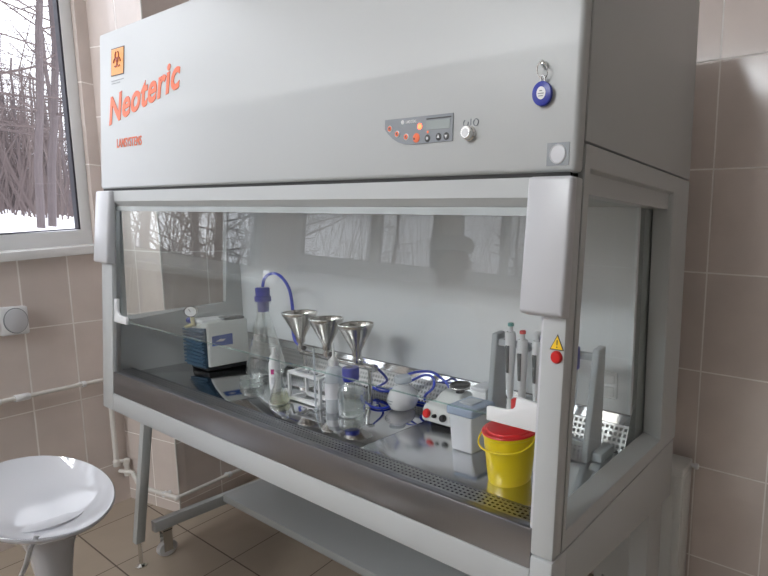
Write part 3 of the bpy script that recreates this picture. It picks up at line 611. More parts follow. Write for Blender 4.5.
# ------------------------------------------------------------------ stool
def make_stool(loc, label, zr=0.45, tau=0.30, rot=0.121, a_=0.193, b_=0.134):
    sx, sy = loc
    t = thing('swivel_stool', (sx, sy, 0), label, 'stool')
    bm = MB(); T = bmesh.new(); seg = 56
    def pt(rho, th, h):
        lx = a_*rho*math.cos(th); ly = b_*rho*math.sin(th)
        x = lx*math.cos(rot)-ly*math.sin(rot); y = lx*math.sin(rot)+ly*math.cos(rot)
        # h along the rim plane's normal
        return Vector((sx+x*math.cos(tau)+h*math.sin(tau), sy+y, zr-x*math.sin(tau)+h*math.cos(tau)))
    prof = [(0.0, -0.046), (0.2, -0.0455), (0.4, -0.043), (0.6, -0.036), (0.75, -0.027), (0.87, -0.015), (0.95, -0.005), (0.985, 0.0), (1.0, -0.0015), (1.004, -0.006), (0.985, -0.013), (0.93, -0.024), (0.82, -0.040), (0.66, -0.054), (0.5, -0.066), (0.34, -0.078), (0.22, -0.085)]
    rings = []
    for rho, h in prof:
        row = []
        for k in range(seg):
            th = 2*PI*k/seg; hh = h
            if rho < 0.9 and h > -0.05: hh += 0.010*math.cos(2*th)*(rho**2)*(1-rho)*3     # gentle saddle crease
            row.append(T.verts.new(pt(max(rho, 1e-4), th, hh)))
        rings.append(row)
    for r0, r1 in zip(rings, rings[1:]):
        for k in range(seg): T.faces.new((r0[k], r0[(k+1) % seg], r1[(k+1) % seg], r1[k]))
    T.faces.new(rings[-1]); bmesh.ops.remove_doubles(T, verts=T.verts, dist=1e-4); bmesh.ops.recalc_face_normals(T, faces=T.faces)
    bm._merge(T); bm.build('seat', M_['stool'], t, 60)
    b = MB(); b.lathe([(0.030, 0.085), (0.030, 0.14), (0.034, 0.22), (0.043, 0.30), (0.058, 0.355), (0.070, 0.378), (0.072, 0.392)], (sx+.028, sy+.004, 0), 28); b.build('column_cover', M_['stool'], t)
    b = MB(); b.lathe([(0.17, 0), (0.17, 0.008), (0.15, 0.016), (0.06, 0.032), (0.03, 0.055), (0.026, 0.12)], (sx+.028, sy+.004, -LIFT), 40); b.build('base', M_['chrome'], t)
    b = MB(); b.tube([(sx+0.150, sy-0.045, 0.405), (sx+0.150, sy-0.058, 0.380), (sx+0.105, sy-0.060, 0.318), (sx+0.045, sy-0.060, 0.262)], 0.0055, 8); b.build('lift_lever', M_['lgrey'], t)
    return t
make_stool((0.31, -0.23), 'glossy white swivel stool in front of the window wall')
make_stool((0.58, -0.86), 'glossy white swivel stool under the seated person in the coat', zr=0.46, tau=0.03, rot=0.0, a_=0.17, b_=0.15)

# ------------------------------------------------------------------ equipment on the worktop
ZW = 0.680
# vacuum pump
t = thing('vacuum_pump', (0.19, 0.265, ZW), 'white vacuum pump with ribbed dark blue front and gauge, at the worktop end', 'vacuum pump')
b = MB(); b.box(0.130, 0.246, 0.205, 0.330, ZW, ZW+0.013, 0.002); b.build('base', M_['black'], t)
b = MB(); b.hexa([(0.142, 0.206, 0.693), (0.252, 0.206, 0.693), (0.252, 0.206, 0.853), (0.142, 0.206, 0.840), (0.128, 0.336, 0.693), (0.252, 0.336, 0.693), (0.252, 0.336, 0.855), (0.135, 0.336, 0.853)], 0.008, 3); bd = b.build('housing', M_['beige'], t)
b = MB(); b.hexa([(0.122, 0.194, 0.692), (0.247, 0.196, 0.692), (0.247, 0.198, 0.833), (0.124, 0.196, 0.822), (0.122, 0.2065, 0.692), (0.247, 0.2065, 0.692), (0.247, 0.2065, 0.833), (0.124, 0.2065, 0.822)], 0.002)
for k in range(10):
    z = 0.702+k*0.0128; b.box(0.120, 0.250, 0.188, 0.197, z, z+0.006, 0.0015)
b.build('ribbed_front', M_['ribblue'], t)
b = MB(); b.hexa([(0.2525, 0.219, 0.768), (0.2525, 0.283, 0.766), (0.2525, 0.283, 0.806), (0.2525, 0.219, 0.803), (0.2515, 0.219, 0.768), (0.2515, 0.283, 0.766), (0.2515, 0.283, 0.806), (0.2515, 0.219, 0.803)]); pl_ = b.build('label_plate', M_['bluel'], bd)
b = MB(); b.hexa([(0.2527, 0.230, 0.783), (0.2527, 0.252, 0.781), (0.2527, 0.262, 0.789), (0.2527, 0.244, 0.791), (0.2525, 0.230, 0.783), (0.2525, 0.252, 0.781), (0.2525, 0.262, 0.789), (0.2525, 0.244, 0.791)]); b.build('label_print', M_['lgrey'], pl_)
b = MB(); b.box(0.2517, 0.2525, 0.226, 0.240, 0.814, 0.8165); b.build('small_print', M_['lgrey'], bd)
b = MB(); b.box(0.205, 0.249, 0.262, 0.328, 0.851, 0.863, 0.005, 3); b.build('carry_handle', M_['dkgrey'], t)
b = MB(); b.box(0.150, 0.225, 0.205, 0.30, 0.842, 0.858, 0.006, 3); b.build('top_cap', M_['white'], t)
b = MB(); b.lathe([(0.019, -0.006), (0.020, -0.004), (0.020, 0.005), (0.018, 0.007)], (0.176, 0.196, 0.886), 28, (0.75, -0.6, 0.1)); gz = b.build('gauge', M_['chrome'], t)
b = MB(); b.lathe([(0.0165, 0), (0.0165, 0.0006), (0, 0.0006)], (0.1813, 0.1918, 0.8867), 28, (0.75, -0.6, 0.1)); gd = b.build('gauge_dial', M_['white'], gz)
b = MB(); b.tube([(0.1825, 0.1905, 0.8850), (0.1790, 0.1875, 0.895)], 0.0008, 6); b.build('gauge_needle', M_['ink'], gd)
b = MB(); b.tube([(0.176, 0.197, 0.868), (0.176, 0.200, 0.835)], 0.006, 10); b.tube([(0.176, 0.199, 0.840), (0.17, 0.176, 0.832)], 0.007, 10, r1=0.0055); b.build('nozzle', M_['brass'], t)
b = MB(); b.lathe([(0.010, 0), (0.011, 0.004), (0.011, 0.016), (0.008, 0.019)], (0.170, 0.199, 0.852), 14, (-1, -0.1, 0.1)); b.build('valve_knob', M_['blue'], t)

# big conical flask
fx, fy = 0.398, 0.315
t = thing('conical_flask', (fx, fy, ZW), 'large empty conical flask with blue stopper beside the vacuum pump', 'flask')
b = MB(); b.lathe([(0.0, 0.001), (0.056, 0.001), (0.061, 0.006), (0.0615, 0.016), (0.057, 0.035), (0.024, 0.185), (0.0195, 0.205), (0.0195, 0.240), (0.0235, 0.246), (0.0235, 0.251), (0.0175, 0.251), (0.0175, 0.206), (0.022, 0.184), (0.055, 0.035), (0.059, 0.016), (0.055, 0.005), (0, 0.004)], (fx, fy, ZW), 40, caps=False); b.build('flask_body', M_['clear'], t, 60)
b = MB(); b.lathe([(0.0165, 0.215), (0.0175, 0.2515), (0.0245, 0.252), (0.0245, 0.268), (0.021, 0.270), (0.0215, 0.296), (0.019, 0.299), (0, 0.299)], (fx, fy, ZW), 28); stp = b.build('stopper', M_['blue'], t)
b = MB(); b.lathe([(0.004, 0.12), (0.004, 0.306)], (fx, fy, ZW), 10); b.build('glass_tube', M_['clear'], stp)
b = MB(); b.tube(spline([(fx+.003, fy, ZW+0.302), (fx+.012, fy, 1.005), (0.440, 0.313, 1.025), (0.487, 0.311, 1.033), (0.535, 0.308, 1.020), (0.573, 0.306, 0.985), (0.587, 0.305, 0.930), (0.585, 0.304, 0.865), (0.60, 0.302, 0.820), (0.645, 0.300, 0.806)], 8), 0.0048, 12)
tag(b.build('blue_hose', M_['hose']), 'blue hose arching from the flask stopper to the funnel manifold', 'hose')

# manifold with three valves
t = thing('filter_manifold', (0.83, 0.30, ZW), 'steel filtration manifold with stopcocks carrying the three funnels', 'manifold')
ym, zm = 0.287, 0.795
b = MB(); b.tube([(0.645, ym+.013, zm+.011), (0.66, ym, zm), (1.00, ym, zm)], 0.009, 12); b.lathe([(0.0115, 0), (0.0115, 0.012)], (0.995, ym, zm), 14, (1, 0, 0)); b.build('manifold_tube', M_['chrome'], t)
for x in (0.675, 0.985):
    b = MB(); b.lathe([(0.022, 0), (0.022, 0.004), (0.006, 0.007), (0.006, zm-ZW)], (x, ym, ZW), 18); b.build('leg', M_['chrome'], t)
FUN = [(0.684, 0.270, 0.928, 0.048), (0.816, 0.270, 0.923, 0.0465), (0.946, 0.275, 0.920, 0.047)]
for x, y, zr, rr in FUN[:]:
    b = MB(); b.tube([(x, ym, zm+.005), (x, y, zm+0.012), (x, y, zr-0.098)], 0.0085, 12); b.lathe([(0.012, 0), (0.012, 0.014)], (x, y, zm+.012), 14)
    v = b.build('stopcock', M_['chrome'], t)
    b = MB(); b.tube([(x+.004, y-.002, zm+.020), (x+.030, y-.010, zm+.024)], 0.0045, 8); b.ball((x+.031, y-.010, zm+.024), 0.0075, 1, 1, 1, 12); b.build('valve_lever', M_['black'] if x < 0.9 else M_['chrome'], v)
for k, (x, y, zr, rr) in enumerate(FUN):
    lb = ['steel funnel nearest the conical flask, first of the row of three', 'middle steel funnel of the row of three on the manifold', 'steel funnel above the blue-capped bottle, end of the row of three'][k]
    t = thing('steel_funnel', (x, y, zr-.1), lb, 'funnel', 'funnels on the filtration manifold')
    b = MB(); b.lathe([(0.0095, zr-.0965), (0.0120, zr-0.095), (0.0125, zr-0.082), (0.014, zr-0.076), (rr-.003, zr-0.012), (rr, zr-0.006), (rr, zr-0.001), (rr-.0015, zr-0.001), (rr-.002, zr-0.006), (rr-.0048, zr-0.013), (0.0105, zr-0.076), (0.009, zr-0.0955)], (x, y, 0), 36); b.build('cone', M_['funnel'], t)
    b = MB(); b.tube([(x+rr*math.cos(2*PI*j/36), y+rr*math.sin(2*PI*j/36), zr-.001) for j in range(36)], 0.0018, 6, True); b.build('rim', M_['chrome'], t)

# white tube rack
t = thing('tube_rack', (0.815, 0.215, ZW), 'small white open rack with tiered frames below the funnels', 'rack')
x0, x1, y0, y1 = 0.748, 0.900, 0.188, 0.246
def frame(bm, z0, z1, w):
    bm.box(x0, x1, y0, y0+w, z0, z1, 0.0012); bm.box(x0, x1, y1-w, y1, z0, z1, 0.0012); bm.box(x0, x0+w, y0+w, y1-w, z0, z1, 0.0012); bm.box(x1-w, x1, y0+w, y1-w, z0, z1, 0.0012)
b = MB(); frame(b, 0.762, 0.771, 0.014)
for k in range(1, 4): b.box(x0+k*(x1-x0)/4-.004, x0+k*(x1-x0)/4+.004, y0+.014, y1-.014, 0.764, 0.770)
b.build('top_frame', M_['white'], t)
b = MB(); frame(b, 0.684, 0.693, 0.012); b.build('lower_frame', M_['white'], t)
for x in (x0, x1-.007):
    for y in (y0, y1-.007):
        b = MB(); b.box(x, x+.007, y, y+.007, ZW, 0.762); b.build('leg', M_['white'], t)
rods = [(0.893, 0.180, 0.860, 'thin glass rod standing in front of the white rack'), (0.918, 0.236, 0.800, 'short thin glass rod behind the white rack corner')]
for x, y, zt_, l in rods:
    b = MB(); b.lathe([(0.007, 0.0), (0.007, 0.003), (0.0026, 0.004), (0.0026, zt_-ZW), (0, zt_-ZW+.001)], (x, y, ZW), 10); tag(b.build('glass_rod', M_['cloudy']), l, 'rod')

# white dropper bottle
sx, sy = 0.609, 0.228
t = thing('dropper_bottle', (sx, sy, ZW), 'slim white dropper bottle with cone tip and magenta label', 'bottle')
b = MB(); b.lathe([(0.0150, 0), (0.0158, 0.003), (0.0158, 0.082), (0.013, 0.090)], (sx, sy, ZW), 24); q = b.build('bottle_body', M_['white'], t)
b = MB(); b.lathe([(0.0125, 0.090), (0.0125, 0.104), (0.006, 0.112), (0.0048, 0.132), (0, 0.133)], (sx, sy, ZW), 20); b.build('cap', M_['white'], t)
b = MB()
def patch(bm, cx, cy, r, a0, a1, z0, z1, n=8):
    pts = [(cx+r*math.cos(a0+(a1-a0)*i/n), cy+r*math.sin(a0+(a1-a0)*i/n)) for i in range(n+1)]; q_ = [(cx+(r+.0004)*math.cos(a0+(a1-a0)*i/n), cy+(r+.0004)*math.sin(a0+(a1-a0)*i/n)) for i in range(n+1)]
    for i in range(n): bm.hexa([(*pts[i], z0), (*pts[i+1], z0), (*q_[i+1], z0), (*q_[i], z0), (*pts[i], z1), (*pts[i+1], z1), (*q_[i+1], z1), (*q_[i], z1)])
patch(b, sx, sy, 0.0159, -1.2, -0.6, ZW+.05, ZW+.066); b.build('label_print', M_['magenta'], q)
b = MB(); patch(b, sx, sy, 0.0159, -1.2, -0.5, ZW+.018, ZW+.040); b.build('label_text', M_['lgrey'], q)

# small conical flask with pale liquid
cx, cy = 0.778, 0.150
t = thing('small_flask', (cx, cy, ZW), 'small conical flask of pale liquid in front of the white rack', 'flask')
cx, cy = 0.764, 0.155
ROOT[t.name] = Vector((cx, cy, ZW)); t.location = (cx, cy, ZW)
b = MB(); b.lathe([(0, 0.001), (0.024, 0.001), (0.027, 0.005), (0.027, 0.012), (0.012, 0.066), (0.0105, 0.078), (0.0105, 0.092), (0.0135, 0.096), (0.012, 0.097), (0.009, 0.092), (0.009, 0.078), (0.0105, 0.065), (0.025, 0.012), (0.023, 0.004), (0, 0.003)], (cx, cy, ZW), 28, caps=False); b.build('flask_body', M_['clear'], t, 60)
b = MB(); b.lathe([(0, 0.0035), (0.0226, 0.0042), (0.0243, 0.0118), (0.0190, 0.032), (0, 0.032)], (cx, cy, ZW), 28); b.build('liquid', glass('pale_liquid', (0.86, 0.86, 0.72), 1.33, 1.0, 0.22, (0.72, 0.72, 0.60)), t)

# petri dishes
for k, (x, y, z, l) in enumerate([(0.530, 0.198, ZW, 'glass petri dish under another in front of the large flask'), (0.531, 0.199, ZW+0.0165, 'glass petri dish on top of another in front of the large flask')]):
    t = thing('petri_dish', (x, y, z), l, 'petri dish', 'petri dishes by the large flask')
    b = MB(); b.lathe([(0, 0.0006), (0.030, 0.0006), (0.0305, 0.0135), (0.0292, 0.0135), (0.0288, 0.002), (0, 0.002)], (x, y, z), 32, caps=False); b.build('dish', M_['clear'], t)
    b = MB(); b.lathe([(0.0315, 0.004), (0.0322, 0.0160), (0, 0.0160), (0, 0.0148), (0.0312, 0.0148), (0.0307, 0.004)], (x, y, z), 32, caps=False); b.build('dish_lid', M_['clear'], t)

# clear bottle with blue cap
bx_, by_ = 1.005, 0.212
t = thing('reagent_bottle', (bx_, by_, ZW), 'clear glass bottle with blue screw cap, filled with clear liquid', 'bottle')
b = MB(); b.lathe([(0, 0.001), (0.031, 0.001), (0.0345, 0.006), (0.0345, 0.066), (0.030, 0.080), (0.019, 0.092), (0.0165, 0.098), (0.0165, 0.112), (0.0145, 0.112), (0.0145, 0.097), (0.028, 0.079), (0.0325, 0.065), (0.0325, 0.006), (0, 0.004)], (bx_, by_, ZW), 36, caps=False); b.build('bottle_body', M_['clear'], t, 60)
b = MB(); b.lathe([(0, 0.0045), (0.0315, 0.0065), (0.0315, 0.060), (0, 0.060)], (bx_, by_, ZW), 32); b.build('liquid', M_['water'], t)
b = MB(); b.lathe([(0.0208, 0.104), (0.0213, 0.106), (0.0213, 0.132), (0.0195, 0.1355), (0, 0.1355)], (bx_, by_, ZW), 32); b.lathe([(0.0195, 0.099), (0.0195, 0.103)], (bx_, by_, ZW), 28); cap = b.build('screw_cap', M_['blue'], t)
b = MB(); b.lathe([(0.009, 0.1357), (0.009, 0.1368), (0, 0.1368)], (bx_-.004, by_-.002, ZW), 16); b.build('cap_mark', M_['dkgrey'], cap)
# wash bottle
wx, wy = 0.942, 0.205
t = thing('wash_bottle', (wx, wy, ZW), 'white plastic wash bottle with thin nozzle behind the blue-capped bottle', 'bottle')
b = MB(); b.lathe([(0, 0), (0.0215, 0.0), (0.0235, 0.004), (0.0235, 0.112), (0.020, 0.124), (0.012, 0.132), (0, 0.132)], (wx, wy, ZW), 28); q = b.build('bottle_body', M_['cloudy'], t)
b = MB(); b.lathe([(0.0125, 0.132), (0.0135, 0.134), (0.0135, 0.148), (0.008, 0.153), (0.003, 0.160), (0.0022, 0.196), (0, 0.197)], (wx, wy, ZW), 22); b.build('nozzle_cap', M_['white'], t)
b = MB(); patch(b, wx, wy, 0.0236, -2.0, -0.1, ZW+.040, ZW+.085, 10); b.build('label_sheet', M_['lgrey'], q)
# round flask
rx, ry = 1.085, 0.318
t = thing('round_flask', (rx, ry, ZW), 'round white glass flask with flared lid beside the mixer', 'flask')
b = MB(); b.lathe([(0, 0.0), (0.022, 0.0), (0.036, 0.010), (0.0425, 0.028), (0.0425, 0.040), (0.036, 0.056), (0.024, 0.067), (0.018, 0.072), (0.018, 0.078), (0, 0.078)], (rx, ry, ZW), 32); q = b.build('flask_body', glass('milky_glass', (0.8, 0.8, 0.82), 1.45, 1.2, 0.72, (0.88, 0.89, 0.91)), t)
b = MB(); b.lathe([(0.0185, 0.079), (0.024, 0.083), (0.0245, 0.094), (0.021, 0.099), (0, 0.1)], (rx, ry, ZW), 28); b.build('lid', M_['cloudy'], t)
b = MB(); patch(b, rx, ry, 0.0428, -2.3, -1.5, ZW+.026, ZW+.029, 8); patch(b, rx, ry, 0.0428, -2.1, -1.4, ZW+.034, ZW+.0365, 8); b.build('label_print', M_['grey'], q)

# mixer
t = thing('vortex_mixer', (1.275, 0.315, ZW), 'grey vortex mixer with red button and round black cup', 'mixer')
b = MB(); b.box(1.222, 1.325, 0.290, 0.358, ZW, ZW+0.010, 0.002); b.build('rubber_feet', M_['black'], t)
b = MB(); b.hexa([(1.207, 0.266, 0.690), (1.333, 0.266, 0.690), (1.333, 0.276, 0.734), (1.207, 0.276, 0.734), (1.214, 0.375, 0.690), (1.333, 0.375, 0.690), (1.325, 0.368, 0.752), (1.222, 0.368, 0.752)], 0.012, 4)
b.hexa([(1.224, 0.290, 0.730), (1.322, 0.290, 0.730), (1.322, 0.360, 0.735), (1.224, 0.360, 0.735), (1.240, 0.312, 0.765), (1.312, 0.312, 0.765), (1.312, 0.352, 0.768), (1.240, 0.352, 0.768)], 0.008, 3); hs_ = b.build('housing', M_['mixer'], t)
b = MB(); b.lathe([(0.012, 0), (0.012, 0.004), (0.0095, 0.007), (0, 0.0075)], (1.233, 0.2690, 0.714), 22, (0, -1, 0.22)); lab(b.build('power_button', M_['red'], t), 'round red power button')
for x, rr in ((1.262, 0.0052), (1.292, 0.0095)):
    b = MB(); b.lathe([(rr, 0), (rr, 0.006), (rr*.8, 0.009), (0, 0.009)], (x, 0.2690, 0.712), 18, (0, -1, 0.22)); b.build('knob', M_['black'], t)
b = MB(); b.lathe([(0.012, 0.0), (0.012, 0.010), (0.0255, 0.013), (0.027, 0.024), (0.0245, 0.0265), (0.021, 0.022), (0, 0.018)], (1.292, 0.330, 0.764), 28); b.build('mixing_cup', M_['black'], t)
b = MB(); b.tube([(1.292+0.0272*math.cos(2*PI*j/28), 0.330+0.0272*math.sin(2*PI*j/28), 0.782) for j in range(28)], 0.0016, 6, True); b.build('cup_ring', M_['chrome'], t)

# plastic container
t = thing('plastic_container', (1.42, 0.23, ZW), 'translucent plastic box with bluish lid between mixer and yellow bucket', 'container')
b = MB(); b.hexa([(1.389, 0.197, ZW), (1.452, 0.197, ZW), (1.456, 0.262, ZW), (1.391, 0.262, ZW), (1.384, 0.193, 0.768), (1.455, 0.193, 0.768), (1.461, 0.266, 0.768), (1.386, 0.266, 0.768)], 0.005, 3); b.build('box_body', M_['boxpl'], t)
b = MB(); b.box(1.3795, 1.4615, 0.1885, 0.271, 0.7685, 0.790, 0.006, 3); ld = b.build('lid', M_['lidblue'], t)
b = MB(); b.box(1.400, 1.440, 0.21, 0.25, 0.790, 0.796, 0.003, 2); b.build('lid_top', M_['cloudy'], ld)
# white block behind
t = thing('foam_block', (1.39, 0.33, ZW), 'plain white block standing behind the plastic container', 'block')
b = MB(); b.box(1.360, 1.405, 0.300, 0.352, ZW, 0.792, 0.003); b.build('block_body', M_['white'], t)
b = MB(); b.box(1.357, 1.408, 0.297, 0.355, 0.7925, 0.803, 0.003); b.build('block_lid', M_['lgrey'], t)

# yellow sharps bucket
ux_, uy_ = 1.592, 0.160
t = thing('sharps_bucket', (ux_, uy_, ZW), 'yellow waste bucket with red lid at the front of the worktop', 'bucket')
b = MB(); b.lathe([(0, 0.002), (0.0425, 0.002), (0.0440, 0.0), (0.0455, 0.004), (0.0555, 0.098), (0.0575, 0.100), (0.0580, 0.108), (0.054, 0.108), (0.043, 0.006), (0, 0.005)], (ux_, uy_, ZW), 44, caps=False); b.build('bucket_body', M_['yellow'], t)
b = MB(); b.lathe([(0.0585, 0.1055), (0.0592, 0.107), (0.0580, 0.1095), (0.050, 0.1105), (0.048, 0.113), (0, 0.115)], (ux_, uy_, ZW), 44); lid = b.build('lid', M_['red'], t)
b = MB(); b.hexa([(1.578, 0.176, 0.799), (1.604, 0.176, 0.799), (1.604, 0.176, 0.846), (1.578, 0.176, 0.846), (1.578, 0.196, 0.799), (1.604, 0.196, 0.799), (1.604, 0.192, 0.846), (1.578, 0.192, 0.846)], 0.004); b.build('lid_flap', M_['red'], lid)
b = MB(); b.tube(spline([(ux_-.0585, uy_+.005, ZW+0.103), (ux_-.064, uy_-.012, 0.774), (ux_-.052, uy_-.040, 0.763), (ux_-.02, uy_-.060, 0.760), (ux_+.02, uy_-.060, 0.760), (ux_+.052, uy_-.040, 0.763), (ux_+.064, uy_-.012, 0.774), (ux_+.0585, uy_+.005, ZW+0.103)], 6), 0.0018, 8); b.build('wire_handle', M_['yellow'], t)

# pipette stand
t = thing('pipette_stand', (1.55, 0.34, ZW), 'grey pipette stand with two leaning end plates', 'pipette stand')
for x, l in ((1.402, 0), (1.684, 1)):
    b = MB(); b.hexa([(x, 0.300, ZW), (x+.016, 0.300, ZW), (x+.016, 0.372, ZW), (x, 0.372, ZW), (x+.022, 0.298, 0.948), (x+.040, 0.298, 0.948), (x+.040, 0.330, 0.952), (x+.022, 0.330, 0.952)], 0.004, 3); b.build('end_plate', M_['stand'], t)
b = MB(); b.box(1.700, 1.728, 0.318, 0.385, ZW, ZW+.022, 0.004); b.build('foot', M_['stand'], t)
b = MB(); b.box(1.423, 1.708, 0.306, 0.324, 0.918, 0.934, 0.003); b.build('hanger_bar', M_['stand'], t)
b = MB(); b.box(1.415, 1.690, 0.335, 0.352, 0.700, 0.714, 0.003); b.build('stretcher', M_['stand'], t)
# pipettes hanging on the bar
def make_pipette(label, capmat, body):
    p_ = thing('pipette', (0, 0, 0), label, 'pipette', 'pipettes hanging on the stand'); ROOT[p_.name] = Vector()
    b = MB(); b.lathe([(0.0045, -0.13), (0.0085, -0.118), (0.0105, -0.045), (0.0115, -0.03), (0.0125, 0.0), (0.0125, 0.028), (0.011, 0.036), (0, 0.036)], (0, 0, 0), 20); b.box(-0.009, 0.009, 0.006, 0.0205, 0.004, 0.012, 0.002); b.build('grip', M_[body], p_)
    b = MB(); b.lathe([(0.0048, -0.165), (0.007, -0.128), (0.0045, -0.1285)], (0, 0, 0), 16); b.build('tip_cone', M_['white'], p_)
    b = MB(); b.hexa([(-0.0035, -0.0105, -0.062), (0.0035, -0.0105, -0.062), (0.0058, -0.0112, 0.006), (-0.0058, -0.0112, 0.006), (-0.0035, -0.0135, -0.060), (0.0035, -0.0135, -0.060), (0.0058, -0.0142, 0.003), (-0.0058, -0.0142, 0.003)], 0.001); b.build('volume_window', M_['dkgrey'], p_)
    b = MB(); b.lathe([(0.005, 0.036), (0.005, 0.050)], (0, 0, 0), 14); b.build('plunger', M_['lgrey'], p_)
    b = MB(); b.lathe([(0.0075, 0.050), (0.0075, 0.056), (0.006, 0.058), (0, 0.058)], (0, 0, 0), 16); b.build('plunger_cap', M_[capmat], p_)
    return p_
YP = 0.2850
p0 = make_pipette('grey pipette with teal button, hung nearest the plastic container', 'teal', 'pip'); p0.location = (1.493, YP, 0.926)
def more(x, y, z, label, cap, body='pip'):
    c = dup(p0); c['label'] = label; c.location = (x, y, z)
    for ch in [o for o in bpy.data.objects if o.parent is c]:
        if ch.name.startswith('plunger_cap') or (body != 'pip' and ch.name.startswith('grip')):
            ch.data = ch.data.copy(); ch.data.materials[0] = M_[cap if ch.name.startswith('plunger_cap') else body]
    return c
more(1.528, YP, 0.912, 'grey pipette with red button, hung beside the teal one', 'red')
more(1.570, YP, 0.914, 'grey pipette with pale button, hung closest to the cabinet post', 'lgrey')
def blue_pip(x, y, label):
    p_ = thing('pipette', (0, 0, 0), label, 'pipette', 'pipettes hanging on the stand'); ROOT[p_.name] = Vector()
    b = MB(); b.box(-0.0105, 0.0105, -0.010, 0.010, -0.030, 0.022, 0.003, 3); b.build('grip', M_['blue'], p_)
    b = MB(); b.lathe([(0.004, -0.118), (0.008, -0.106), (0.0095, -0.031), (0.0095, -0.0305)], (0, 0, 0), 18); b.build('barrel', M_['cloudy'], p_)
    b = MB(); b.lathe([(0.0045, 0.022), (0.0045, 0.030), (0.007, 0.031), (0.007, 0.035)], (0, 0, 0), 14); b.build('plunger', M_['blue'], p_)
    p_.location = (x, y, 0.926)
blue_pip(1.662, 0.2955, 'blue-topped pipette hung by the right end plate of the stand')
blue_pip(1.549, 0.3345, 'blue-topped pipette hung behind the grey pipettes')

# loose blue hoses at the rear of the worktop
b = MB(); b.tube(spline([(0.995, 0.300, 0.800-.005), (0.985, 0.345, 0.745), (0.930, 0.366, 0.712), (0.905, 0.372, 0.700), (0.960, 0.372, 0.703), (1.000, 0.372, 0.716), (1.050, 0.374, 0.742), (1.100, 0.372, 0.768), (1.135, 0.370, 0.776), (1.155, 0.368, 0.768), (1.158, 0.362, 0.745), (1.135, 0.356, 0.722), (1.128, 0.358, 0.705)], 8), 0.0038, 12)
tag(b.build('blue_hose', M_['hose']), 'blue hose looping along the rear grille behind the round flask', 'hose')
b = MB(); b.tube(spline([(0.900, 0.359, 0.702), (0.945, 0.3580, 0.697), (1.000, 0.362, 0.713), (1.040, 0.362, 0.757), (1.085, 0.362, 0.779), (1.125, 0.384, 0.782), (1.160, 0.386, 0.772), (1.195, 0.386, 0.750), (1.215, 0.382, 0.715), (1.200, 0.3805, 0.692)], 8), 0.0038, 12)
tag(b.build('blue_hose', M_['hose']), 'blue hose arching over the rear grille towards the mixer', 'hose')
b = MB(); b.tube(spline([(0.900, 0.320, ZW+.0045), (0.940, 0.297, ZW+.0045), (0.985, 0.280, ZW+.0045), (1.020, 0.274, ZW+.0045), (1.043, 0.285, ZW+.0045), (1.046, 0.312, ZW+.0045), (1.044, 0.345, ZW+.0045), (1.060, 0.368, ZW+.0045), (1.110, 0.376, ZW+.0045), (1.150, 0.355, ZW+.0045), (1.185, 0.330, ZW+.0045)], 8), 0.0038, 12)
tag(b.build('blue_hose', M_['hose']), 'blue hose lying flat on the worktop beside the round flask', 'hose')

# ------------------------------------------------------------------ person in a white coat (seen mirrored in the sash)
def skinned(name, verts, edges, m, parent, levels=2):
    off = ROOT.get(parent.name, Vector()) if parent is not None else Vector()
    me = bpy.data.meshes.new(name); me.from_pydata([tuple(Vector(v[:3])-off) for v in verts], edges, []); me.materials.append(m)
    o = bpy.data.objects.new(name, me); COL.objects.link(o)
    if parent is not None: o.parent = parent; ROOT[o.name] = off
    sk = o.modifiers.new('skin', 'SKIN'); sk.use_smooth_shade = True
    for i, v in enumerate(verts):
        d = me.skin_vertices[0].data[i]; d.radius = (v[3], v[4] if len(v) > 4 else v[3]); d.use_root = (i == 0)
    sb = o.modifiers.new('subdivision', 'SUBSURF'); sb.levels = levels; sb.render_levels = levels
    return o
px_, py_ = 0.58, -0.86
pr = thing('person', (px_, py_, 0.46), 'person seated on a stool in a white coat, facing the cabinet side', 'person')
H0 = Vector((px_, py_, 0))
def P3(f, l, z): return (px_+f, py_+l, z)       # f forward (+x), l to the person's left (+y)
V = []; Ed = []
def chain(pts, start=None):
    prev = start
    for p_ in pts:
        V.append(p_); i = len(V)-1
        if prev is not None: Ed.append((prev, i))
        prev = i
    return prev
pel = chain([(*P3(0, 0, 0.54), 0.115, 0.13)])
ch = chain([(*P3(0.01, 0, 0.66), 0.095, 0.12), (*P3(0.02, 0, 0.80), 0.10, 0.135), (*P3(0.03, 0, 0.92), 0.085, 0.12)], pel)
nk = chain([(*P3(0.045, 0, 1.005), 0.048, 0.048), (*P3(0.06, 0, 1.07), 0.048, 0.048), (*P3(0.080, 0, 1.125), 0.074, 0.064), (*P3(0.078, 0, 1.185), 0.086, 0.070), (*P3(0.070, 0, 1.235), 0.060, 0.054)], ch)
